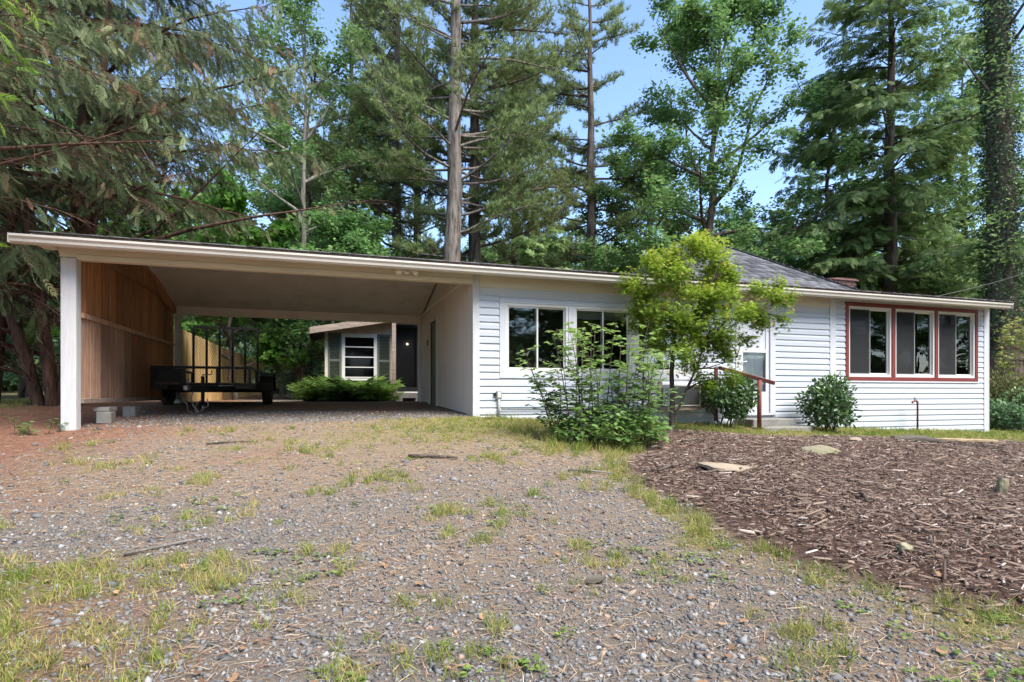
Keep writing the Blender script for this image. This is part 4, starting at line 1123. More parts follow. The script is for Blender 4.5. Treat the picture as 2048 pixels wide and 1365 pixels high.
# flood light on the beam
fl = empty('flood_light', (1.31, Y0-.08, 3.63), 'twin white flood light with motion sensor on the carport beam', 'light')
MB().lathe((1.31, Y0-.079, 3.63), [(.055,0),(.055,-.015),(.045,-.03),(.02,-.035)], 'y', 16).build('base', M['lamp_white'], fl, True)
for s in (-1, 1):
    a = Vector((1.31, Y0-.11, 3.63)); b = a+Vector((s*.10, -.05, -.02)); d = Vector((s*.5, -.7, -.35)).normalized()
    MB().tube([a, b], .013, 8).build('arm', M['lamp_white'], fl, True)
    h = MB().tube([b-d*.02, b+d*.02, b+d*.09, b+d*.10], [.025, .04, .055, .058], 14).build('lamp_head', M['lamp_white'], fl, True)
    MB().tube([b+d*.101, b+d*.104], [.05, .05], 14).build('lens', M['lens'], h, True)
MB().lathe((1.31, Y0-.15, 3.585), [(.0,-.035),(.028,-.03),(.036,0),(.03,.03),(.0,.04)], 'z', 14).build('sensor', M['lamp_white'], fl, True)

# outdoor outlet on conduit
ob = empty('outlet_box', (2.95, Y0-.05, 1.45), 'weathered grey outlet box on a conduit low on the siding', 'outlet')
MB().box(2.90, 3.0, Y0-.075, Y0-.017, 1.45, 1.59).build('box', M['plastic'], ob, bevel=.008)
MB().box(2.925, 2.975, Y0-.083, Y0-.0755, 1.475, 1.565).build('cover', M['acwhite'], ob, bevel=.004)
MB().box(2.855, 2.899, Y0-.06, Y0-.02, 1.50, 1.56).build('plug', M['black'], ob, bevel=.006)
MB().tube([(2.95, Y0-.045, 1.45), (2.95, Y0-.045, 1.06)], .028, 10).build('conduit', M['plastic'], ob, True)
pp = MB().tube([(2.99, Y0-.05, 1.265), (5.9, Y0-.05, 1.245)], .012, 8).build('pipe', M['shutter'], None, True)
tag(pp, 'thin dark green pipe running along the bottom of the siding', 'pipe')

# wall air conditioner
ac = empty('air_conditioner', (6.62, Y0-.2, 1.25), 'boxy grey air conditioner sticking out of the siding beside the maple', 'air conditioner')
ax0, ax1, ay, az0, az1 = 6.32, 6.94, Y0-.40, 1.30, 1.72
MB().box(ax0, ax1, ay+.012, Y0-.017, az0, az1).build('housing', M['acwhite'], ac, bevel=.008)
gr = MB().box(ax0+.03, ax1-.03, ay+.004, ay+.0115, az0+.03, az1-.03).build('coil', M['acdark'], ac)
for k in range(26):
    z = az0+.04+k*.0135
    MB().box(ax0+.03, ax1-.03, ay-.002, ay+.0035, z, z+.004).build('fin', M['steel'], gr)
for k in range(9):
    z = az0+.09+k*.03
    MB().box(ax0-.006, ax0-.0005, ay+.06, Y0-.13, z, z+.013).build('louvre', M['acdark'], ac)
MB().box(ax0-.10, ax0-.02, Y0-.05, Y0-.017, az0-.07, az1+.06).build('side_frame', M['oldwood'], ac)
MB().box(ax0-.10, ax1+.04, Y0-.36, Y0-.017, az0-.075, az0-.012).build('support', M['oldwood'], ac)

# lantern beside the door
ln = empty('wall_lantern', (7.76, Y0-.1, 3.1), 'small black lantern on the siding beside the front door', 'lantern')
MB().box(7.72, 7.80, Y0-.03, Y0-.017, 3.16, 3.36).build('plate', M['black'], ln, bevel=.004)
MB().tube([(7.76, Y0-.03, 3.30), (7.76, Y0-.10, 3.34)], .010, 8).build('arm', M['black'], ln)
MB().lathe((7.76, Y0-.11, 3.20), [(.03,-.09),(.045,-.08),(.06,.08),(.075,.09),(.02,.14),(.008,.16)], 'z', 6).build('lantern_cage', M['black'], ln)
MB().lathe((7.76, Y0-.11, 3.20), [(.048,-.07),(.058,.07)], 'z', 6).build('lantern_glass', M['lens'], ln)

# concrete steps and the red handrail
st = empty('concrete_steps', (8.5, 9.3, .8), 'two weathered concrete steps below the white front door', 'steps')
MB().box(8.02, 9.10, 9.30, Y0-.02, .72, 1.035).build('upper_step', M['concrete'], st, bevel=.015)
MB().prism([(7.95,8.95),(8.95,8.92),(9.25,9.05),(9.32,9.298),(7.95,9.298)], 'z', .70, .895).build('lower_step', M['concrete'], st, bevel=.015)
hr = empty('handrail', (7.86, 9.0, .9), 'rusty red handrail on a post beside the concrete steps', 'handrail')
MB().tube([(7.90, 9.0, .82), (7.90, 9.0, 1.80)], .042, 12).build('post', M['rust'], hr, True)
MB().bar((7.45, 9.62, 2.06), (8.14, 8.86, 1.74), .05, .075).build('top_rail', M['rust'], hr, bevel=.008)
MB().bar((7.42, 9.66, 2.06), (7.42, 9.66, 1.0), .06, .06).build('post', M['rust'], hr, bevel=.006)

# spigot on a standpipe
sg = empty('water_spigot', (12.83, 9.6, .62), 'rusty standpipe with a tap in front of the siding below red window', 'spigot')
MB().tube([(12.83, 9.6, .50), (12.83, 9.6, 1.33), (12.81, 9.6, 1.37), (12.76, 9.59, 1.385), (12.66, 9.58, 1.36), (12.64, 9.58, 1.33)], [.02,.02,.024,.022,.020,.020], 10).build('pipe', M['rust'], sg, True)
MB().lathe((12.72, 9.585, 1.39), [(.008,0),(.008,.045),(.03,.048),(.03,.058)], 'z', 10).build('tap_handle', M['rust'], sg)

# ---- utility trailer
TX, TY = -2.36, 12.95
g_ = 1.27
tr = empty('utility_trailer', (TX, TY+2.2, g_), 'black utility trailer with a mesh ramp gate parked in the carport', 'trailer')
hw = .88; L = 3.6; dz = g_+.46
mb = MB()
for s in (-1, 1): mb.box(TX+s*hw-.03, TX+s*hw+.03, TY, TY+L, dz-.10, dz)
for k in range(6):
    yy = TY+.03+k*(L-.06)/5; mb.box(TX-hw+.03, TX+hw-.03, yy-.03, yy+.03, dz-.09, dz-.01)
frame = mb.build('frame', M['black'], tr)
for k in range(12):
    x = TX-hw+.035+k*.1435
    MB().box(x, x+.138, TY+.02, TY+L-.02, dz+.001, dz+.035).build('deck_board', M['deckwood'], tr, bevel=.003)
rz_ = dz+.34
mb = MB().bar((TX-hw, TY, rz_), (TX+hw, TY, rz_), .05, .05)
for s in (-1, 1): mb.bar((TX+s*hw, TY, rz_), (TX+s*hw, TY+L, rz_), .05, .05)
rail = mb.build('top_rail', M['black'], tr)
for s in (-1, 1):
    for k in range(4): MB().bar((TX+s*hw, TY+k*L/3.02+.02, dz), (TX+s*hw, TY+k*L/3.02+.02, rz_-.02), .05, .05).build('upright', M['black'], tr)
for x in (-.32, .28): MB().bar((TX+x, TY, dz), (TX+x, TY, rz_-.02), .05, .05).build('upright', M['black'], tr)
# front board panels (solid)
MB().box(TX-hw+.03, TX-.36, TY+.03, TY+.045, dz+.04, rz_-.03).build('front_panel', M['black'], tr)
# tongue
tip = (TX-.02, TY-1.15, dz-.10)
MB().bar((TX-.62, TY+.1, dz-.07), tip, .06, .09).bar((TX+.62, TY+.1, dz-.07), tip, .06, .09).build('tongue', M['black'], tr)
MB().box(TX-.06, TX+.02, TY-1.36, TY-1.05, dz-.13, dz-.04).build('coupler', M['steel'], tr, bevel=.012)
MB().tube([(TX-.02, TY-1.15, dz-.03), (TX-.02, TY-1.15, dz+.09)], .02, 10).build('coupler_latch', M['steel'], tr, True)
jk = MB().tube([(TX+.15, TY-.75, g_+.06), (TX+.15, TY-.75, g_+.60)], .032, 10).build('jack', M['black'], tr, True)
MB().tube([(TX+.15, TY-.75, g_-.12), (TX+.15, TY-.75, g_+.06)], .024, 10).build('jack_foot', M['steel'], jk, True)
MB().tube([(TX+.15, TY-.75, g_+.6), (TX+.15, TY-.75, g_+.63), (TX+.30, TY-.75, g_+.64), (TX+.30, TY-.75, g_+.72)], .012, 8).build('crank', M['steel'], jk, True)
MB().box(TX+.30, TX+.58, TY-.02, TY-.005, dz-.085, dz-.02).build('plate', M['acwhite'], tr)
rr_ = np.random.default_rng(4)
for k in range(2):
    p = [Vector((TX-.08+k*.12, TY-1.0, dz-.13))]
    for j in range(9): p.append(Vector((TX-.10+k*.12+j*.03+rr_.normal(0, .03), TY-1.0+rr_.normal(0, .03), dz-.16-.36*math.sin(PI*(j+1)/10)-rr_.uniform(0, .05))))
    MB().tube(p, .009, 6).build('safety_chain', M['steel'], tr, True)
# wheels and fenders
for s in (-1, 1):
    cx_, wy, wz, R_ = TX+s*(hw+.17), TY+1.95, g_+.335, .335
    tire = MB().lathe((cx_-.10, wy, wz), [(R_*.58,0),(R_*.86,.0),(R_*.97,.02),(R_,.05),(R_,.15),(R_*.97,.18),(R_*.86,.20),(R_*.58,.20)], 'x', 32).build('wheel', M['rubber'], tr, True)
    MB().lathe((cx_-.10, wy, wz), [(.02,.06),(R_*.2,.055),(R_*.5,.07),(R_*.585,.02),(R_*.585,.18),(R_*.5,.13),(R_*.2,.145),(.02,.14)], 'x', 24).build('rim', M['lamp_white'], tire, True)
    mb = MB(); n_ = 7
    for k in range(n_):
        a0, a1 = PI*(1-k/n_), PI*(1-(k+1)/n_)
        f = lambda a: (wy+math.cos(a)*(R_+.13), wz+math.sin(a)*(R_+.09))
        (ya, za), (yb, zb) = f(a0), f(a1)
        mb.quadbox([(cx_-.15,ya,za),(cx_+.15,ya,za),(cx_+.15,yb,zb),(cx_-.15,yb,zb),(cx_-.15,ya,za+.012),(cx_+.15,ya,za+.012),(cx_+.15,yb,zb+.012),(cx_-.15,yb,zb+.012)])
    mb.build('fender', M['black'], tr)
MB().tube([(TX-hw-.1, TY+1.95, g_+.335), (TX+hw+.1, TY+1.95, g_+.335)], .035, 10).build('axle', M['black'], tr)
# ramp gate with expanded metal
GY, gz0, gz1, gw = TY+L+.04, dz+.02, g_+1.98, .76
TX_ = TX; TX = TX-.10
gate = MB().bar((TX-gw, GY, gz1), (TX+gw, GY, gz1), .06, .055).build('ramp_gate', M['black'], tr)
MB().bar((TX-gw, GY, gz0), (TX+gw, GY, gz0), .045, .045).build('gate_bar', M['black'], gate)
for k in range(6):
    x = TX-gw+k*2*gw/5; MB().bar((x, GY, gz0+.023), (x, GY, gz1-.028), .055, .05).build('gate_bar', M['black'], gate)
mb = MB(); p = .055; Wd, Hd = 2*gw, gz1-gz0
for sgn in (1, -1):
    c0 = -Hd if sgn > 0 else 0
    c = -Hd*1.0
    k = -int(Hd/p*2)-2
    for q in range(k, int((Wd+2*Hd)/p)+2):
        x_ = q*p      # line x = x_ + sgn*z*.5
        z_a, z_b = 0.0, Hd
        if sgn > 0:
            z_a = max(0, (0-x_)/.5); z_b = min(Hd, (Wd-x_)/.5)
        else:
            z_a = max(0, (x_-Wd)/.5); z_b = min(Hd, x_/.5)
        if z_b-z_a > .02:
            mb.bar((TX-gw+x_+sgn*z_a*.5, GY+sgn*.002, gz0+z_a), (TX-gw+x_+sgn*z_b*.5, GY+sgn*.002, gz0+z_b), .003, .007, (0,1,0))
mb.build('expanded_mesh', M['black'], gate); TX = TX_

# ---- plank fence running back from the carport
fn = empty('plank_fence', (-3.42, 25, 1.2), 'new yellow pine board fence running back from the carport', 'fence')
pk = MB().prism([(0,0),(.138,0),(.138,1.80),(.105,1.83),(.033,1.83),(0,1.80)], 'x', -.011, .011).mesh('fence_board', M['fence'])
rf = random.Random(3); y = YB+.14
while y < 40:
    o = bpy.data.objects.new('fence_board', pk); o.location = Vector((-3.42+rf.uniform(-.004, .004), y, g1(-3.42, y)-.03+rf.uniform(-.012, .012)+.03))-Vector(fn.location); o.rotation_euler = (rf.uniform(-.006, .006), 0, 0); link(o, fn); y += .143
for z in (.35, 1.45):
    mb = MB(); mb.bar((-3.46, YB+.1, g1(-3.42, YB)+z), (-3.46, 22, g1(-3.42, 22)+z), .04, .09).bar((-3.46, 22, g1(-3.42, 22)+z), (-3.46, 40, g1(-3.42, 40)+z), .04, .09); mb.build('rail', M['fence'], fn)
for y in np.arange(YB+.2, 40, 2.4): MB().box(-3.57, -3.48, y, y+.09, 1.0, g1(-3.42, y)+1.75).build('fence_post', M['fence'], fn)

# ---- the small building behind the carport
SY = 18.1; sx0, sx1 = .02, 3.3; sg_ = 1.28
sh = empty('outbuilding', (2.5, SY+2, sg_), 'tan cottage with green shutters seen through the carport', 'building')
rk = lambda x: 3.45+.185*(x-sx0)      # underside of the rake
W_ = (.52, 1.47, 2.0, 3.27); SD = (1.98, 2.80, 1.60, 3.68)
wall = MB()
def gwall(mb, x0, x1, z0, z1=None):
    za, zb = (rk(x0)-.02, rk(x1)-.02) if z1 is None else (z1, z1)
    mb.quadbox([(x0,SY,z0),(x1,SY,z0),(x1,SY+.12,z0),(x0,SY+.12,z0),(x0,SY,za),(x1,SY,zb),(x1,SY+.12,zb),(x0,SY+.12,za)])
gwall(wall, sx0, W_[0], sg_-.2); gwall(wall, W_[0], W_[1], sg_-.2, W_[2]); gwall(wall, W_[1], SD[0], sg_-.2); gwall(wall, SD[0], SD[1], sg_-.2, SD[2]); gwall(wall, SD[1], sx1, sg_-.2)
wall.quadbox([(W_[0],SY,W_[3]),(W_[1],SY,W_[3]),(W_[1],SY+.12,W_[3]),(W_[0],SY+.12,W_[3]),(W_[0],SY,rk(W_[0])-.02),(W_[1],SY,rk(W_[1])-.02),(W_[1],SY+.12,rk(W_[1])-.02),(W_[0],SY+.12,rk(W_[0])-.02)])
wall.quadbox([(SD[0],SY,SD[3]),(SD[1],SY,SD[3]),(SD[1],SY+.12,SD[3]),(SD[0],SY+.12,SD[3]),(SD[0],SY,rk(SD[0])-.02),(SD[1],SY,rk(SD[1])-.02),(SD[1],SY+.12,rk(SD[1])-.02),(SD[0],SY+.12,rk(SD[0])-.02)])
wall.box(sx0, sx0+.12, SY+.121, SY+3, sg_-.2, 3.44); wall.box(sx0+.121, sx1, SY+2.88, SY+3, sg_-.2, 3.44); wall.box(sx1-.12, sx1, SY+.121, SY+2.87, sg_-.2, 3.9)
wall.build('wall', M['pink'], sh)
MB().box(sx0+.13, sx1-.13, SY+.13, SY+2.87, 1.5, 1.55).build('floor', M['dark_in'], sh)
# corner board, rake, roof
MB().box(sx0-.03, sx0+.07, SY-.02, SY-.001, sg_-.1, 3.44).build('corner_trim', M['cream'], sh)
mb = MB(); a, b = -.42, 3.7
mb.quadbox([(a,SY-.55,rk(a)+.01),(b,SY-.55,rk(b)+.01),(b,SY+3.3,rk(b)+.01),(a,SY+3.3,rk(a)+.01),(a,SY-.55,rk(a)+.07),(b,SY-.55,rk(b)+.07),(b,SY+3.3,rk(b)+.07),(a,SY+3.3,rk(a)+.07)])
srf = mb.build('roof', M['shingle'], sh)
mb = MB(); mb.quadbox([(a,SY-.60,rk(a)-.10),(b,SY-.60,rk(b)-.10),(b,SY-.556,rk(b)-.10),(a,SY-.556,rk(a)-.10),(a,SY-.60,rk(a)+.085),(b,SY-.60,rk(b)+.085),(b,SY-.556,rk(b)+.085),(a,SY-.556,rk(a)+.085)])
mb.build('rake_board', M['oldwood'], sh)
MB().box(a-.03, a, SY-.60, SY+3.3, rk(a)-.12, rk(a)+.08).build('eave_board', M['dark_in'], sh)
# window: four awning panes
x0, x1, z0, z1 = W_
mb = MB(); t = .085
mb.box(x0-.04, x1+.04, SY-.035, SY-.001, z1-.02, z1+.09); mb.box(x0-.04, x0+.05, SY-.034, SY-.001, z0, z1-.02); mb.box(x1-.05, x1+.04, SY-.034, SY-.001, z0, z1-.02); mb.box(x0-.07, x1+.07, SY-.06, SY-.001, z0-.06, z0)
win = mb.build('window', M['wframe'], sh)
for k in range(4):
    za = z0+.02+k*(z1-z0-.04)/4; zb = za+(z1-z0-.04)/4
    MB().box(x0+.052, x1-.052, SY-.03, SY+.02, za, za+.03).build('pane_rail', M['wframe'], win)
    MB().box(x0+.052, x1-.052, SY+.0, SY+.006, za+.031, zb-.001).build('pane', M['dglass'], win)
MB().box(x0-.05, x1+.05, SY+.20, SY+.22, z0, z1).build('curtain', M['screen'], win)
# louvred shutters
for xa, xb in ((.08, .46), (1.53, 1.93)):
    mb = MB(); za, zb = 1.72, 3.36
    mb.box(xa, xa+.05, SY-.035, SY-.001, za, zb); mb.box(xb-.05, xb, SY-.035, SY-.001, za, zb)
    for z in (za, (za+zb)/2-.03, zb-.07): mb.box(xa+.05, xb-.05, SY-.034, SY-.001, z, z+.07)
    s_ = mb.build('shutter', M['shutter'], sh)
    sm_ = MB().bar((0, 0, 0), (1, 0, 0), .006, .045, (0, -.6, .8)).mesh('slat', M['shutter'])
    for (p, q) in ((za+.07, (za+zb)/2-.03), ((za+zb)/2+.04, zb-.07)):
        n_ = int((q-p)/.042)
        for k in range(n_):
            o = bpy.data.objects.new('slat', sm_); o.location = (xa+.05, SY-.018, p+.022+k*(q-p)/n_); o.scale = (xb-xa-.1, 1, 1); link(o, s_)
# storm door and its post, step
x0, x1, z0, z1 = SD
mb = MB().box(x0, x0+.07, SY-.03, SY+.02, z0, z1).box(x1-.07, x1, SY-.03, SY+.02, z0, z1).box(x0+.07, x1-.07, SY-.03, SY+.02, z1-.08, z1).box(x0+.07, x1-.07, SY-.03, SY+.02, z0, z0+.14)
dd = mb.build('storm_door', M['black'], sh)
MB().box(x0+.07, x1-.07, SY-.008, SY-.002, z0+.14, z1-.08).build('pane', M['dglass'], dd)
MB().box(x0-.02, x1+.3, SY-.5, SY-.001, 1.2, 1.56).build('step', M['concrete'], sh, bevel=.01)
MB().box(x0-.02, x1+.1, SY-.06, SY-.032, z0-.035, z0-.001).build('sill', M['wframe'], sh)
MB().box(1.90, 2.02, SY-.62, SY-.50, 1.22, rk(1.9)+.0).build('porch_post', M['oldwood'], sh, bevel=.004)
MB().box(x0+.01, x1-.01, SY+.085, SY+.115, z0, z1).build('inner_door', M['acdark'], sh)
MB().lathe((2.45, SY+.05, 3.09), [(.005,-.022),(.016,-.016),(.022,0),(.016,.016),(.005,.022)], 'z', 14).build('glint_bead', M['glint_glow'], sh, True)  # added glowing bead, stands in for a bright reflection on the storm door
# dark tub by the door
tb = MB().lathe((2.36, 17.1, 1.26), [(.17,0),(.20,.14),(.205,.15),(.19,.15),(.165,.02)], 'z', 18).build('bucket', M['black'], None, True)
tag(tb, 'low black tub on the ground by the storm door', 'tub')

# ---- things in the mulch bed
def rocky(name, c, dims, rot, mat, label, cat_, seed, flat=1.0):
    import bmesh
    bm = bmesh.new(); bmesh.ops.create_icosphere(bm, subdivisions=3, radius=1)
    r = np.random.default_rng(seed); ph = r.uniform(0, 6, 6); pl = [norm(r.normal(0, 1, 3)) for _ in range(9)]; dl = r.uniform(.55, .85, 9)
    for v in bm.verts:
        p = np.array(v.co)
        for n_, d_ in zip(pl, dl):
            e = p@n_-d_
            if e > 0: p = p-n_*e*.92
        p *= 1+.05*math.sin(5*p[0]+ph[0])*math.sin(6*p[1]+ph[1])+.03*math.sin(13*p[2]+ph[2]+9*p[0])
        v.co = (p[0]*dims[0], p[1]*dims[1], p[2]*dims[2])
    me = bpy.data.meshes.new(name); bm.to_mesh(me); bm.free(); me.materials.append(M[mat])
    o = bpy.data.objects.new(name, me); o.location = (c[0], c[1], g1(c[0], c[1])+c[2]); o.rotation_euler = rot; link(o); tag(o, label, cat_); return o
rocky('stone_slab', (4.25, 5.40, .02), (.40, .20, .055), (.05, .08, -.42), 'stone', 'flat pale brown stone slab lying on the left of the mulch bed', 'stone', 1)
rocky('rock', (6.45, 6.2, .03), (.24, .17, .09), (.1, .0, -.5), 'mossy', 'pale mossy rock in the middle of the mulch bed', 'rock', 2)
rocky('rock', (8.0, 7.0, .02), (.14, .09, .06), (0, 0, .4), 'stone', 'small pale grey rock near the top of the mulch bed', 'rock', 3)
rocky('rock', (6.6, 4.05, .06), (.07, .06, .14), (.1, .1, 0), 'mossy', 'upright narrow mossy stone at the right of the mulch bed', 'rock', 4)
rocky('rock', (3.95, 3.05, .02), (.09, .06, .045), (0, .2, .6), 'mossy', 'small mossy rock at the lower edge of the mulch', 'rock', 5)
rocky('stone_slab', (3.2, 9.0, .0), (.22, .14, .03), (0, 0, .2), 'stone', 'flat pink stone lying in the grass below the outlet box', 'stone', 8)
rocky('rotten_log', (9.4, 7.0, .03), (.55, .10, .09), (.0, .08, -.25), 'oldlog', 'dark rotten log lying at the top of the mulch bed', 'log', 6)
pl_ = MB().box(-.55, .55, -.045, .045, 0, .04).build('plank', M['plank'], None, bevel=.004)
pl_.location = (10.75, 7.2, g1(10.75, 7.2)+.035); pl_.rotation_euler = (.05, .03, -.35); tag(pl_, 'sawn pale wooden board lying beside the rotten log', 'board')
pc = rocky('pine_cone', (1.60, 3.25, .03), (.075, .03, .03), (0, 0, .2), 'oldlog', 'dark pine cone lying in the gravel near dry grass', 'pine cone', 9)
def stick(pts, r, label, mat='dark_bark'):
    P = [Vector((x, y, g1(x, y)+dz_)) for x, y, dz_ in pts]
    o = MB().tube(P, [r, r*.9]+[r*.6]*(len(P)-2) if len(P) > 2 else [r, r*.5], 7).build('stick', M[mat], None, True); tag(o, label, 'stick', 'fallen sticks')
stick([(.95, 6.95, .02), (1.2, 6.85, .03), (1.5, 6.70, .025)], .022, 'dark broken stick lying between driveway and grass')
stick([(2.55, 5.85, .02), (2.8, 5.75, .03), (3.0, 5.62, .03)], .012, 'thin grey stick at the left tip of the mulch bed', 'grey_bark')
stick([(-1.25, 4.35, .02), (-.95, 4.5, .02), (-.8, 4.56, .02)], .010, 'short pale twig on the pine needles near the lower left lawn', 'grey_bark')
stick([(-1.45, 8.2, .02), (-1.1, 8.28, .025), (-.85, 8.25, .02)], .012, 'thin dark twig on the gravel in front of the carport')
for k, (x, y, a) in enumerate([(3.5, 5.55, .3), (5.0, 7.3, -.2), (4.6, 3.9, .8)]):
    stick([(x, y, .03), (x+.2*math.cos(a), y+.2*math.sin(a), .05), (x+.42*math.cos(a+.2), y+.42*math.sin(a+.2), .03)], .018, ['black charred stick on the left slope of the mulch bed', 'black stick on the mulch near the maple trunk', 'long dark stick in the lower part of the mulch bed'][k])

# ---- beyond the right end of the house
nb = empty('neighbour_house', (46, 29, .8), 'brown-roofed neighbouring house between corner and ivy trunk', 'house')
MB().box(41, 52, 27.7, 33, .4, 3.5).build('wall', M['oldwood'], nb)
mb = MB(); mb.prism([(27.2, 3.55), (30.3, 6.0), (33.5, 3.55), (33.5, 3.7), (30.3, 6.2), (27.2, 3.7)], 'x', 40.5, 52.5).build('roof', M['shingle_brown'], nb)
MB().box(40.5, 52.5, 27.12, 27.19, 3.35, 3.72).build('fascia', M['trim'], nb)
for x in (43.0, 46.0, 49.0):
    w = MB().box(x, x+1.2, 27.64, 27.69, 1.5, 2.9).build('window', M['wframe'], nb); MB().box(x+.08, x+1.12, 27.62, 27.635, 1.58, 2.82).build('pane', M['dglass'], w)
rf_ = empty('red_railing', (19.8, 13.4, .7), 'low red painted railing beyond the house corner', 'railing')
for z in (1.62, 1.9): MB().bar((18.6, 13.4, z), (22.0, 13.4, z), .05, .07).build('rail', M['red'], rf_)
for k in range(10): MB().bar((18.7+k*.36, 13.4, .5), (18.7+k*.36, 13.4, 1.95), .05, .05).build('picket', M['red'], rf_)
cb = MB(); P = []
for k in range(13):
    t = k/12; P.append((15.2+t*9.5, 11.4-t*1.2, 4.05+t*3.6-.5*math.sin(PI*t)))
cab = cb.tube(P, .008, 6).build('service_cable', M['cable'], None, True); tag(cab, 'thin black service cable running from the roof up to the right', 'cable')

# ------------------------------------------------------------------ trees and plants
def at(px, d):
    """ground point straight ahead at depth d, px = horizontal place in the photograph"""
    k = (px-1024)/1150; x, y = d*(k*CS+SN), d*(CS-k*SN)
    return (x, y, g1(x, y))

def tree_root(name, loc, label, group=None, cat_='tree'): return empty(name, loc, label, cat_, group)

# white pines behind the house
pa = make_pine(tree_root('pine_tree', at(897, 20.5), 'thickest grey pine trunk behind the carport roof, left of its twin', 'tall pines behind the house'), np.random.default_rng(31), 24, .38, 5.6, 4.3, clear=-1.80)
pb = make_pine(tree_root('pine_tree', at(949, 22.5), 'dark straight pine close to the right of the thickest pine', 'tall pines behind the house'), np.random.default_rng(32), 24, .31, 5.0, 4.6, wmat='dark_bark', clear=-1.80)
pc_ = make_pine(tree_root('pine_tree', at(1180, 25), 'pine standing alone at the edge of the open blue sky', 'tall pines behind the house'), np.random.default_rng(33), 21, .31, 4.6, 3.7, wmat='dark_bark', clear=-1.80)
for (px, d, rz, sc, lb) in [(792, 25, 1.3, (.9, .95), 'slim pine left of the thickest pine, half hidden by branches'), (836, 30, 2.6, (1.0, 1.05), 'thin far pine seen between two nearer pines'),
                            (1030, 33, 4.0, (1.0, 1.0), 'far pine behind the gap right of the twin pines'), (706, 29, 5.0, (1.05, 1.05), 'far pine behind the drooping conifer boughs left of the pines')]:
    copy_tree([pa, pb, pc_][int(rz) % 3], at(px, d), rz, sc, lb, 'tall pines behind the house')

# big spreading tree behind the maple
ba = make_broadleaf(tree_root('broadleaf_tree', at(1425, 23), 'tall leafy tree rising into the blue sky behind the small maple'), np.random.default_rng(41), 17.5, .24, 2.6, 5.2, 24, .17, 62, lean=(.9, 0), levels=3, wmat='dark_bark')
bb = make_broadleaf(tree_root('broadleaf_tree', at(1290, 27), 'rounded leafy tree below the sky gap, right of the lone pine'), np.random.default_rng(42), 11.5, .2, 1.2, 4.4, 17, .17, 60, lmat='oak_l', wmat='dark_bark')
# hemlocks on the right
ha = make_hemlock(tree_root('hemlock_tree', at(1785, 22), 'broad dark hemlock with layered boughs behind the red-framed windows'), np.random.default_rng(51), 21, .32, 1.8, 5.2, .40, .36)
hb = make_hemlock(tree_root('hemlock_tree', at(1655, 26), 'paler hemlock left of the broad dark hemlock'), np.random.default_rng(52), 15.0, .22, .8, 4.6, .40, .35)
copy_tree(hb, at(1930, 27), 2.2, (1.1, 1.15), 'hemlock filling the gap between broad hemlock and ivy trunk')
# understorey behind the roof
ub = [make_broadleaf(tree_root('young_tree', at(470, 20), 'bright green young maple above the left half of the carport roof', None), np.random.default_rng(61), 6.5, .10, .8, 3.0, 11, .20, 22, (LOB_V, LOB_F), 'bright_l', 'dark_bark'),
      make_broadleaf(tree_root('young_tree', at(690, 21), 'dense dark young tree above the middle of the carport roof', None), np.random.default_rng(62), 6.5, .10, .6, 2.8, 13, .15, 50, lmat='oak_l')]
hs = make_hemlock(tree_root('hemlock_sapling', at(1075, 20), 'bushy hemlock sapling behind the roof right of the twin pines', None), np.random.default_rng(63), 6.3, .09, .2, 2.5, .28, .30)
for i, (src, px, d, rz, s, lb) in enumerate([
    (ub[1], 560, 26, 1.0, (1.2, 1.35), 'leafy tree behind the bright young maple'), (ub[0], 330, 24, 2.0, (1.15, 1.2), 'bright leafy tree behind the conifer limbs on the left'),
    (hs, 980, 24, 2.0, (1.1, 1.0), 'hemlock sapling behind the foot of the twin pines'), (hs, 1130, 23, 4.0, (.9, .85), 'small hemlock at the foot of the lone pine'),
    (ub[1], 1215, 24, 3.0, (1.0, .95), 'dark bush above the left end of the window siding'), (hs, 800, 22, 5.0, (1.0, .95), 'hemlock sapling left of the thickest pine'),
    (ub[1], 1560, 24, 4.4, (1.1, 1.0), 'dark leafy bush behind the hipped roof'), (hs, 1880, 21, 1.2, (1.0, .8), 'low hemlock above the right end of the eave')]):
    copy_tree(src, at(px, d), rz, s, lb)
# the wood beyond, tree by tree
wood_lb = {ba: 'distant spreading leafy tree in the woods behind the house', bb: 'distant low rounded tree in the woods behind the house', hb: 'distant hemlock in the woods behind the house', pa: 'distant pine in the woods behind the house', pb: 'distant dark-trunked pine in the woods behind the house'}
far = [(ba, 250, 42, 1.2), (hb, 420, 46, 1.3), (ba, 560, 38, 1.0), (pb, 650, 44, 1.0), (hb, 1150, 42, .95), (bb, 1010, 40, 1.0), (bb, 1230, 44, 1.1), (bb, 1380, 40, 1.0), (ba, 1480, 44, .8), (hb, 1560, 40, .9), (bb, 1720, 42, 1.1), (hb, 1850, 44, 1.15), (ba, 1960, 46, .85), (ba, 2080, 40, .9), (ba, 90, 36, 1.1), (hb, -60, 30, 1.3), (pa, 330, 50, 1.0), (bb, 620, 33, 1.1), (bb, 1620, 36, .9)]
far += [(bb, q, 52+(i*7) % 13, 1.25) for i, q in enumerate(range(-220, 2200, 95))]
rw = random.Random(17)
for i, (src, px, d, s) in enumerate(far):
    copy_tree(src, at(px, d), rw.uniform(0, 6.28), (s, s*rw.uniform(.9, 1.05)), wood_lb[src], 'distant trees behind the house')
# slim bare-stemmed trees left of the pines
for px, d, lb, sd in ((603, 21, 'slim pale trunk rising behind the carport roof', 71), (622, 24, 'thin dark trunk just right of the slim pale trunk', 72)):
    make_broadleaf(tree_root('slim_tree', at(px, d), lb, None), np.random.default_rng(sd), 15, .15, 5.5, 3.2, 12, .15, 26, lmat='oak_l', wmat='grey_bark' if sd == 71 else 'dark_bark')

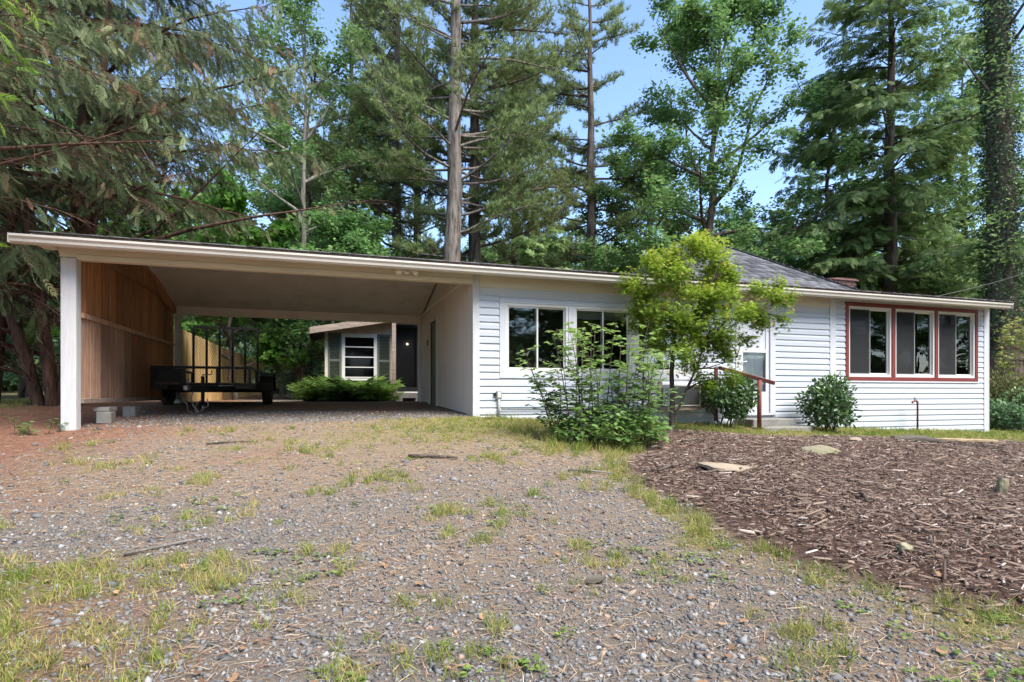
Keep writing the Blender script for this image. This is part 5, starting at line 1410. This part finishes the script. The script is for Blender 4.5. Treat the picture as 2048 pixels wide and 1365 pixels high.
# left conifers: several stems, long bare lower limbs, hanging sprays
def make_cedar(root, rng, stems, H, z_leaf, reach, n_limb, az, size=.27, per=8.4, n_bare=0):
    wood, P_, D_, U_, T_ = [], [], [], [], []; O_ = np.array(root.location)
    SP = []
    for (sx, sy, lx, ly, r) in stems:
        k = 10; t = np.linspace(0, 1, k); P = np.column_stack([sx+lx*t**1.2, sy+ly*t**1.2, -.3+H*t])+np.cumsum(rng.normal(0, .04, (k, 3)), 0)*np.array([1, 1, 0]); P[0, 2] = -.3
        limb(wood, P, (r, r*.25), 9); SP.append(P)
    for i in range(n_limb):
        P0 = SP[rng.integers(len(SP))]; u = rng.uniform(.10, .98); p, _ = along(P0, [u]); z = p[0][2]
        a = az[0]+rng.normal(0, az[1]); dead = z < z_leaf*.62
        L = reach*(1-.55*u)*rng.uniform(.55, 1.1)
        el = rng.uniform(.25, .75) if dead else rng.uniform(-.05, .45)
        B = curve(p[0], (math.cos(a)*math.cos(el), math.sin(a)*math.cos(el), math.sin(el)), L, 9, rng, (0, 0, -.35 if not dead else .05), .07)
        W = B+O_
        if ((W[:, 0] > -3.75) & (W[:, 1] > 9.0) & (W[:, 1] < 16.4) & (W[:, 2] < 4.75)).any(): continue
        limb(wood, B, (.013+.008*L, .006), 5)
        for t in np.linspace(.2, 1, int(5+L*2.6)):
            q, d = along(B, [t]); q = q[0]; d = d[0]
            for sd in (-1, 1):
                sv = norm(np.cross(d, [0, 0, 1]))*sd; l2 = (.20*L*(1.1-.7*t)+.25)*rng.uniform(.6, 1.3)
                Q = curve(q, norm(d*.9+sv*.7+np.array([0, 0, rng.uniform(-.3, .2)])), l2, 3, rng, (0, 0, -.45), .10)
                limb(wood, Q, (.007, .003), 3)
                if (dead or q[2] < z_leaf*rng.uniform(.75, 1.1)) and rng.random() < (.92 if dead else .8): continue
                nf = max(3, int(l2*per*1.6)); A, Bd = along(Q, rng.uniform(.15, 1, nf))
                P_.append(A+rng.normal(0, .05, (nf, 3))); D_.append(norm(Bd*.8+rng.normal(0, .30, (nf, 3))+np.array([0, 0, -.75]))); U_.append(norm(np.array([0, 0, .5])+rng.normal(0, .7, (nf, 3))))
                base = .72 if rng.random() < .13 else .36
                T_.append(np.clip(rng.normal(base, .15, nf), 0, 1))
    for i in range(n_bare):
        P0 = SP[rng.integers(len(SP))]; p, _ = along(P0, [rng.uniform(.05, .42)]); a = rng.uniform(1.9, 5.4); el = rng.uniform(.1, .9); L = rng.uniform(1.2, 3.4)
        B = curve(p[0], (math.cos(a)*math.cos(el), math.sin(a)*math.cos(el), math.sin(el)), L, 7, rng, (0, 0, rng.uniform(-.3, .3)), .10)
        if ((B+O_)[:, 0] > -3.75).any(): continue
        limb(wood, B, (.010+.005*L, .003), 4)
        for t in rng.uniform(.25, .95, 7):
            q, d = along(B, [t]); limb(wood, curve(q[0], norm(d[0]+rdir(1, rng, -.5, .6)[0]*.8), rng.uniform(.3, .9), 4, rng, (0, 0, .1), .14), (.006, .002), 3)
    P_ = np.concatenate(P_); D_ = np.concatenate(D_); U_ = np.concatenate(U_); T_ = np.concatenate(T_)
    W = P_+O_; ok = ~((W[:, 0] > -4.1) & (W[:, 1] > 8.9) & (W[:, 1] < 16.6) & (W[:, 2] < 4.85)); P_, D_, U_, T_ = P_[ok], D_[ok], U_[ok], T_[ok]
    V, F = scatter(CED_V, CED_F, P_, frames(D_, U_), rng.uniform(.6, 1.2, len(P_))*size)
    plant('cedar', root, wood, [(V, F, reptint(T_, len(CED_V)))], M['red_bark'], M['cedar_n'])
    return root
x, y, z = at(128, 12.6)
make_cedar(tree_root('conifer_tree', (x, y, z), 'many-stemmed conifer with long bare limbs behind the white carport post', None), np.random.default_rng(81),
           [(0, 0, .3, .2, .20), (-.25, .2, -2.2, .4, .15), (.2, -.2, .9, -.5, .13), (-.35, -.2, -3.6, -.6, .13), (-.1, -.3, -1.2, -1.6, .11)], 12, 6.2, 7.0, 92, (-.15, 1.0), n_bare=85)
x, y, z = -8.2, 9.8, 1.05
make_cedar(tree_root('conifer_tree', (x, y, z), 'drooping conifer reaching over the driveway from the upper left', None), np.random.default_rng(82),
           [(0, 0, .6, -.3, .24), (.4, .5, .9, .5, .16)], 11.5, 5.2, 7.4, 78, (-.15, .75), .24)
x, y, z = -7.4, 15.5, 1.2
make_cedar(tree_root('conifer_tree', (x, y, z), 'dark conifer filling the gap between left frame edge and carport', None), np.random.default_rng(83),
           [(0, 0, .2, .2, .2), (.6, -.4, 1.4, -.3, .14), (-.7, .3, -1.4, .4, .13)], 12, 3.4, 4.6, 70, (-.6, 1.6), .34, n_bare=30)
# bright young conifer tips at the upper left edge
def sprays(root, rng, base, tips, n, size, lmat, wmat, tmpl, spread=.22, down=.5):
    wood, P_, D_, U_ = [], [], [], []
    b = np.array(base, float)
    for tp in tips:
        tp = np.array(tp, float); t = np.linspace(0, 1, 7)[:, None]; Q = b*(1-t)+tp*t+np.array([0, 0, .35])*np.sin(PI*t)
        limb(wood, Q, (.022, .005), 5)
        A, B = along(Q, rng.uniform(.55, 1, n)**.7); P_.append(A+rng.normal(0, spread*.4, (n, 3))); D_.append(norm(B+rng.normal(0, .35, (n, 3))+np.array([0, 0, -down]))); U_.append(norm(rdir(n, rng, 0, 1)))
    P_, D_, U_ = np.concatenate(P_), np.concatenate(D_), np.concatenate(U_)
    V, F = scatter(*tmpl, P_, frames(D_, U_), rng.uniform(.6, 1.2, len(P_))*size)
    plant('spray', root, wood, [(V, F, reptint(rng.uniform(0, 1, len(P_)), len(tmpl[0])))], M[wmat], M[lmat])
def pt(px, py, d):
    k = (px-1024)/1150; return np.array([d*(k*CS+SN), d*(CS-k*SN), CAMZ+(787-py)/1150*d])
rt = tree_root('young_conifer', (-6.1, 2.2, g1(-6.1, 2.2)), 'bright yellow green conifer with tips showing at the upper left edge', None)
O = np.array(rt.location)
wood = []; stem = np.array([(0,0,-.2), (.05,0,1.5), (0,.05,3.2), (.05,0,4.8), (.02,0,6.0)]); limb(wood, stem, (.09, .02), 7)
V, F, T = cat(wood); np_obj('trunk', V, F, M['red_bark'], rt, smooth=True)
r_ = np.random.default_rng(84); P_, D_, U_ = [], [], []; wood = []
tips = [pt(70, 25, 4.6), pt(40, 10, 4.7), pt(15, 60, 4.4), pt(38, 130, 4.5), pt(10, 190, 4.5), pt(-30, 90, 4.3), pt(-40, 230, 4.4), pt(90, -20, 4.8), pt(-60, 330, 4.4), pt(-80, 480, 4.5), pt(-120, 150, 4.2), pt(-150, 600, 4.6)]
for tp in tips:
    l = tp-O; b0 = np.array([0, 0, max(.6, l[2]-.5)]); t = np.linspace(0, 1, 7)[:, None]; Q = b0*(1-t)+l*t+np.array([0, 0, .15])*np.sin(PI*t)
    limb(wood, Q, (.02, .004), 5); n = 46; A, B = along(Q, r_.uniform(.45, 1, n)); P_.append(A+r_.normal(0, .07, (n, 3))); D_.append(norm(B+r_.normal(0, .4, (n, 3))+np.array([0, 0, -.35]))); U_.append(rdir(n, r_, 0, 1))
P_, D_, U_ = np.concatenate(P_), np.concatenate(D_), np.concatenate(U_)
V, F = scatter(CED_V, CED_F, P_, frames(D_, U_), r_.uniform(.12, .22, len(P_)))
V2, F2, T2 = cat(wood); np_obj('limbs', V2, F2, M['red_bark'], rt, smooth=True)
np_obj('crown', V, F, M['thuja_n'], rt, tint=reptint(r_.uniform(0, 1, len(P_)), len(CED_V)))

# ivy-clad trunk at the right edge
x, y, z = at(2012, 17.2)
iv = tree_root('ivy_covered_tree', (x, y, z), 'huge ivy-clad trunk at the right edge beyond the house corner', None)
r_ = np.random.default_rng(91); wood = []
zz = np.linspace(-.5, 18, 14); TP = np.column_stack([np.cumsum(r_.normal(0, .04, 14)), np.cumsum(r_.normal(0, .04, 14)), zz]); limb(wood, TP, (.42, .24), 14)
for k in range(16):
    p, _ = along(TP, [r_.uniform(.35, 1)]); a = r_.uniform(0, 6.28); limb(wood, curve(p[0], (math.cos(a), math.sin(a), .4), r_.uniform(1.2, 3), 6, r_, (0, 0, .2), .15), (.06, .01), 5)
V, F, T = cat(wood); np_obj('trunk', V, F, M['dark_bark'], iv, smooth=True)
n = 19000; t = r_.uniform(.13, 1, n); A, B = along(TP, t); a = r_.uniform(0, 6.28, n); out = np.column_stack([np.cos(a), np.sin(a), np.zeros(n)])
rad = np.interp(t, [0, 1], [.42, .24])+.05+.16*r_.random(n)**1.5*(1+.6*wob(a*2, t*30, 1)); P = A+out*rad[:, None]
keep = (t > .2) | (r_.random(n) < (t-.13)/.07); P, out, n = P[keep], out[keep], int(keep.sum())
V, F = scatter(DIA_V, DIA_F, P, frames(norm(out*.3+rdir(n, r_, -1, .1)), norm(out+rdir(n, r_)*.5)), r_.uniform(.06, .115, n))
np_obj('ivy', V, F, M['ivy_l'], iv, tint=reptint(r_.normal(.45, .2, n), 4))
br = make_hemlock
# leafy side boughs on that trunk
n = 9000; c_ = []
for k in range(40):
    p, _ = along(TP, [r_.uniform(.25, 1)]); a = r_.uniform(0, 6.28); c_.append(p[0]+np.array([math.cos(a), math.sin(a), r_.uniform(-.1, .3)])*r_.uniform(.5, 2.2))
c_ = np.array(c_); i = r_.integers(0, len(c_), n); P = c_[i]+r_.normal(0, 1, (n, 3))*np.array([.45, .45, .2])
V, F = scatter(DIA_V, DIA_F, P, frames(rdir(n, r_, -.7, .3), rdir(n, r_, .2, 1)), r_.uniform(.09, .16, n))
np_obj('crown', V, F, M['oak_l'], iv, tint=reptint(r_.normal(.45, .2, n), 4))

# the small maple in front of the windows
def make_jmaple(root, rng, pads, stems, n, size, lmat, wmat='dark_bark'):
    wood, P_, D_, U_, T_ = [], [], [], [], []
    for (pts, r0, r1) in stems: limb(wood, np.array(pts, float), np.linspace(r0, r1, len(pts)), 8)
    pads2 = []
    for (c, rx, rz, w) in pads:
        for q in range(3):
            pads2.append((np.array(c)+rng.normal(0, 1, 3)*np.array([rx*.55, rx*.55, rz*.9]), rx*rng.uniform(.45, .75), rx*rng.uniform(.35, .65), w*rng.uniform(.2, .5)))
    for (c, rx, rz, w) in pads2:
        c = np.array(c, float)
        # twig from the closest stem point
        best = min((tuple(p) for s in stems for p in s[0]), key=lambda p: np.linalg.norm(np.array(p)-c)+max(0, p[2]-c[2])*2)
        t = np.linspace(0, 1, 6)[:, None]; Q = np.array(best)*(1-t)+c*t+np.array([0, 0, .06])*np.sin(PI*t)+rng.normal(0, .015, (6, 3)); limb(wood, Q, (.012, .004), 4)
        for k in range(4):
            e = c+rng.normal(0, 1, 3)*np.array([rx, rx, rz])*.7; q, _ = along(Q, [rng.uniform(.5, 1)]); limb(wood, np.linspace(q[0], e, 4)+rng.normal(0, .012, (4, 3)), (.005, .002), 3)
        m = int(n*w); P = c+rng.normal(0, 1, (m, 3))*np.array([rx, rx, rz])*.54
        out = norm(P-np.array([c[0]*.4, c[1]*.4, c[2]-.1])*np.array([1, 1, 1]))
        P_.append(P); D_.append(norm(out*.7+rdir(m, rng, -.9, .2))); U_.append(norm(np.array([0, 0, 1.])+rng.normal(0, .45, (m, 3))))
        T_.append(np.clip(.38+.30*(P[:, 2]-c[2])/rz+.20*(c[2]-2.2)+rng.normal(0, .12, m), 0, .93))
    P_, D_, U_, T_ = map(np.concatenate, (P_, D_, U_, T_)); T_ = np.where(rng.random(len(T_)) < .025, 1.0, T_)
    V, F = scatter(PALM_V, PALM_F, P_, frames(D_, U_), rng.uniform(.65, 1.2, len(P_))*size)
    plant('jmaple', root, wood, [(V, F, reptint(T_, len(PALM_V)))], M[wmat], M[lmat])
mx_, my_ = 5.75, 8.72; mz_ = g1(mx_, my_); rt = tree_root('small_maple_tree', (mx_, my_, mz_), 'small yellow green maple growing in front of the windows', None)
md = 10.1
def loc(px, py, dd=0.0): return pt(px, py, md+dd)-np.array([mx_, my_, mz_])
stems = [([loc(1343,868), loc(1345,800), loc(1343,745), loc(1348,690), loc(1352,640), loc(1360,590), loc(1372,545), loc(1385,510)], .05, .010),
         ([loc(1345,835,.0), loc(1358,815,-.1), loc(1372,780,-.15), loc(1392,740,-.2), loc(1405,700,-.25), loc(1420,660,-.3)], .028, .008),
         ([loc(1348,700), loc(1372,660,-.2), loc(1398,610,-.3), loc(1425,560,-.3), loc(1440,525,-.3)], .022, .006),
         ([loc(1345,720), loc(1325,670,.2), loc(1305,620,.3), loc(1295,575,.35), loc(1290,545,.4)], .020, .006),
         ([loc(1405,700,-.25), loc(1450,660,-.4), loc(1500,630,-.5), loc(1545,610,-.55)], .012, .004),
         ([loc(1392,740,-.2), loc(1420,735,-.35), loc(1450,725,-.5), loc(1475,715,-.5)], .012, .004)]
pads = []
for (px, py, dd, rx, rz, w) in [(1375,508,0,.30,.16,1.1),(1330,530,.1,.26,.15,.9),(1420,520,-.1,.32,.17,1.1),(1460,545,-.2,.26,.13,.8),(1290,556,.3,.30,.15,.9),(1345,565,-.3,.34,.18,1.2),(1400,560,.3,.36,.2,1.2),(1455,575,.2,.25,.14,.7),
    (1275,595,.3,.24,.12,.6),(1320,605,-.2,.32,.17,1.0),(1375,610,-.4,.36,.18,1.2),(1430,605,-.3,.32,.17,1.0),(1290,640,.2,.26,.12,.6),(1335,650,-.4,.30,.16,.9),(1385,655,.3,.33,.16,1.0),(1440,650,-.4,.30,.14,.8),
    (1490,620,-.4,.30,.13,.8),(1530,600,-.5,.26,.12,.6),(1555,575,-.5,.16,.06,.22),(1500,655,-.5,.28,.13,.7),(1535,640,-.5,.22,.09,.4),(1575,598,-.5,.14,.04,.12),
    (1325,690,.1,.18,.12,.35),(1365,700,-.3,.32,.16,1.2),(1420,695,-.4,.32,.16,1.2),(1465,700,-.5,.24,.12,.5),(1395,730,-.3,.24,.12,.6),(1420,742,-.4,.24,.12,.6),(1425,775,-.4,.2,.10,.35),(1260,570,.35,.16,.07,.25),(1400,480,0,.2,.1,.35)]:
    pads.append((loc(px, py, dd), rx*1.1, rz*1.0, w))
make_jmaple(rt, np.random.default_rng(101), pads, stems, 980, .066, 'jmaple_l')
# red tipped maple at the right frame edge
x, y = 10.9, 5.7; z = g1(x, y); rt = tree_root('small_maple_tree', (x, y, z), 'red-tipped maple whose leaf sprays reach in at the right edge', None)
b0 = np.array([x, y, z]); st_ = [([np.array([0,0,-.1]), np.array([0,.02,.7]), np.array([-.05,0,1.3]), np.array([-.1,.05,1.9])], .03, .01)]
pads = [(pt(px, py, 9.0)-b0, rx, rz, w) for (px, py, rx, rz, w) in [(2035,665,.16,.05,.5),(2030,690,.20,.06,.6),(2028,725,.22,.05,.6),(2070,650,.3,.1,1),(2080,700,.3,.12,1),(2085,750,.3,.1,.8),(2130,680,.3,.15,1)]]
make_jmaple(rt, np.random.default_rng(102), pads, st_, 210, .06, 'redtip_l')

# tall loose shrub below the windows
sx, sy = 3.92, 7.42; sz = g1(sx, sy); rt = tree_root('tall_shrub', (sx, sy, sz), 'tall loose shrub with big oval leaves below the windows', None, 'shrub')
r_ = np.random.default_rng(111); wood, P_, D_, U_, T_ = [], [], [], [], []
for k in range(40):
    u = r_.uniform(-1, .62); b = np.array([u*.85*CS+r_.normal(0, .12), -u*.85*SN+r_.normal(0, .2), -.05]); h = (2.0-.75*abs(u+.15)**1.3)*r_.uniform(.5, 1.03)
    d0 = norm(np.array([u*.20+r_.normal(0, .10), r_.normal(0, .10), 1.0])); Q = curve(b, d0, h, 8, r_, (u*.15, 0, -.05), .045); limb(wood, Q, (.010, .004), 5)
    for t in np.arange(.25, 1.0, .065):
        q, d = along(Q, [t]); a = r_.uniform(0, 6.28); l2 = r_.uniform(.10, .34)*(1.1-.4*t)
        dd = norm(np.array([math.cos(a), math.sin(a), .55])); S = curve(q[0], dd, l2, 4, r_, (0, 0, -.15), .08); limb(wood, S, (.004, .002), 3)
        nf = int(r_.integers(4, 8)); A, B = along(S, np.linspace(.25, 1, nf)); az = a+np.where(np.arange(nf) % 2, 1, -1)*r_.uniform(.5, 1.1, nf)
        P_.append(A); D_.append(np.column_stack([np.cos(az), np.sin(az), r_.uniform(-.35, .3, nf)])); U_.append(norm(np.array([0, 0, 1.])+r_.normal(0, .3, (nf, 3)))); T_.append(np.clip(r_.normal(.40, .14, nf)+.40*t*(q[0][2] > 1.0), 0, 1))
# low dense skirt to the right
n = 1250; a = r_.uniform(0, 6.28, n); rr = np.sqrt(r_.random(n)); px_ = -.06+rr*np.cos(a)*.80; py_ = -.15+rr*np.sin(a)*.5
hz_ = np.maximum(.06, (.60-.35*rr**2)*r_.uniform(.25, 1.05, n)+.08*wob(px_*3, py_*3, 2)); Psk = np.column_stack([px_*CS+py_*SN, -px_*SN+py_*CS, hz_])
P_.append(Psk); D_.append(norm(np.column_stack([np.cos(a), np.sin(a), np.zeros(n)])*.6+rdir(n, r_, -.5, .3))); U_.append(norm(np.array([0, 0, 1.])+r_.normal(0, .4, (n, 3)))); T_.append(np.clip(r_.normal(.42, .16, n), 0, 1))
for k in range(40):
    i = r_.integers(0, n); limb(wood, curve((Psk[i, 0]*.7, Psk[i, 1]*.7, -.03), norm(np.array([Psk[i, 0]*.3, Psk[i, 1]*.3, .8])), hz_[i]+.05, 5, r_, (0, 0, 0), .08), (.006, .003), 4)
P_, D_, U_, T_ = map(np.concatenate, (P_, D_, U_, T_)); n = len(P_)
V, F = scatter(LEAF_V, LEAF_F, P_, frames(D_, U_), np.column_stack([r_.uniform(.07, .125, n), r_.uniform(.09, .14, n), r_.uniform(.08, .12, n)]))
plant('tall', rt, wood, [(V, F, reptint(T_, 7))], M['dark_bark'], M['shrub_l'], 'stems', 'foliage')

# rounded evergreens either side of the steps
make_shrub(tree_root('round_shrub', (7.42, 9.4, g1(7.42, 9.4)), 'dark glossy evergreen shrub left of the red handrail', None, 'shrub'), np.random.default_rng(121), 1.02, .50, 3200, .085)
make_shrub(tree_root('round_shrub', (9.85, 9.22, g1(9.85, 9.22)), 'glossy evergreen shrub right of the concrete steps', None, 'shrub'), np.random.default_rng(125), 1.18, .54, 3000, .09, shell=.45)
# shrubs beyond the right corner
make_shrub(tree_root('feathery_shrub', (17.6, 11.2, .55), 'feathery reddish green shrub at the right edge behind the corner', None, 'shrub'), np.random.default_rng(123), 1.75, 1.1, 5200, .10, 'twiggy_l', 22, tmpl=(DIA_V, DIA_F), updir=.8)
make_shrub(tree_root('low_shrub', (17.3, 10.1, .52), 'low spreading dark green shrub at the right end of the house', None, 'shrub'), np.random.default_rng(124), .95, .95, 4200, .10, 'laurel_l', 12)
# ferns before the outbuilding
fr = tree_root('fern_clump', (.55, 17.45, g1(.55, 17.4)), 'bright green fern clump in front of the tan cottage', None, 'fern')
r_ = np.random.default_rng(131); n = 330; bx_ = r_.uniform(-1.15, 1.25, n); by_ = r_.normal(0, .22, n); a = r_.uniform(0, 6.28, n)
P = np.column_stack([bx_, by_, np.zeros(n)]); D = norm(np.column_stack([np.cos(a)*.85, np.sin(a)*.85-.25, r_.uniform(.6, 1.9, n)]))
V, F = scatter(FERN_V, FERN_F, P, frames(D, norm(np.column_stack([np.cos(a)*-.3, np.sin(a)*-.3, np.ones(n)]))), r_.uniform(.5, 1.15, n)*np.interp(bx_, [-1.2, -.4, .3, .9, 1.3], [.5, .9, 1.0, .9, .5]))
np_obj('fronds', V, F, M['fern_l'], fr, tint=reptint(r_.uniform(0, 1, n), len(FERN_V)))
# bushes seen through the back of the carport
lau = make_broadleaf(tree_root('laurel_bush', at(665, 23.5), 'grey green laurel bush beside the cottage eave', None, 'bush'), np.random.default_rng(141), 4.6, .09, .3, 2.2, 12, .17, 22, (LEAF_V, LEAF_F), 'laurel_l', 'dark_bark')
for px, d, rz, s, lb in ((596, 21, 1.1, (.55, .75), 'smaller laurel bush between pine fence and fern clump'), (640, 32, 2.4, (1.1, 1.2), 'tall laurel bush farther back left of the cottage eave'), (505, 44, 3.1, (1.7, 1.7), 'broad bush at the far end of the pine fence'), (660, 34, 4.0, (1.5, 1.6), 'tall bush behind the cottage roof')):
    copy_tree(lau, at(px, d), rz, s, lb)
for px, d, rz, s, lb in ((30, 19, 2.5, (1.0, .8), 'green young tree in the dark gap left of the carport'),):
    copy_tree(ub[0], (at(px, d)), rz, s, lb)
for px, d, rz, s, lb in ((-40, 17, .4, (1.3, 1.1), 'laurel bush at the left edge under the conifers'), (70, 21, 1.9, (1.5, 1.2), 'laurel bush deep in the gap left of the white post'), (-130, 23, 3.3, (1.6, 1.4), 'tall laurel bush at the left edge behind the conifers')):
    copy_tree(lau, at(px, d), rz, s, lb)
ug = make_shrub(tree_root('undergrowth_bush', at(-60, 33), 'distant undergrowth bush at the foot of the woods', 'undergrowth bushes at the foot of the woods', 'bush'), np.random.default_rng(161), 2.5, 1.9, 3000, .30, 'laurel_l', 10, shell=.25, lumps=9, bottom=.15)
for i, px in enumerate(list(range(-10, 700, 48))+list(range(1930, 2160, 48))):
    q = at(px, 35+(i*5) % 11)
    copy_tree(ug, (q[0], q[1], q[2]-.7), i*1.1, (1.0+.1*(i % 3), 1.0+.15*(i % 4)), 'distant undergrowth bush at the foot of the woods', 'undergrowth bushes at the foot of the woods')
# small seedling by the white post
sd_ = tree_root('seedling', (-3.78, 9.55, g1(-3.78, 9.55)), 'small leafy seedling at the foot of the white carport post', None, 'plant')
r_ = np.random.default_rng(151); wood, P_, D_ = [], [], []
for k in range(7):
    b = np.array([r_.uniform(-.28, .2), r_.normal(0, .08), -.02]); Q = curve(b, norm(np.array([r_.normal(0, .3), r_.normal(0, .3), 1])), r_.uniform(.12, .30), 4, r_); limb(wood, Q, (.004, .002), 4)
    nf = 9; A, B = along(Q, np.linspace(.35, 1, nf)); a = np.arange(nf)*2.4; P_.append(A); D_.append(np.column_stack([np.cos(a), np.sin(a), np.full(nf, .1)]))
P_, D_ = np.concatenate(P_), np.concatenate(D_); n = len(P_)
V, F = scatter(LEAF_V, LEAF_F, P_, frames(D_, norm(np.array([0, 0, 1.])+r_.normal(0, .25, (n, 3)))), r_.uniform(.06, .10, n))
plant('seedling', sd_, wood, [(V, F, reptint(r_.uniform(0, .7, n), 7))], M['dark_bark'], M['shrub_l'], 'stems', 'foliage')
# trees across the road, behind the viewer: the windows mirror them
for i, (src, x, y, s) in enumerate([(ba, -9, -13, 1.0), (hb, -2, -16, 1.3), (pa, 4, -14, .9), (ba, 9, -17, 1.0), (hb, 14, -13, 1.2), (bb, 19, -16, 1.3), (pb, 24, -12, .9), (hb, 28, -7, 1.2), (bb, 1, -20, 1.4), (bb, 12, -21, 1.5), (ba, 33, -3, 1.0), (bb, 38, -9, 1.4), (hb, 34, 3, 1.2)]):
    copy_tree(src, (x, y, -.9), i*1.3, (s, s), 'tree across the road mirrored in the window panes', 'trees across the road')
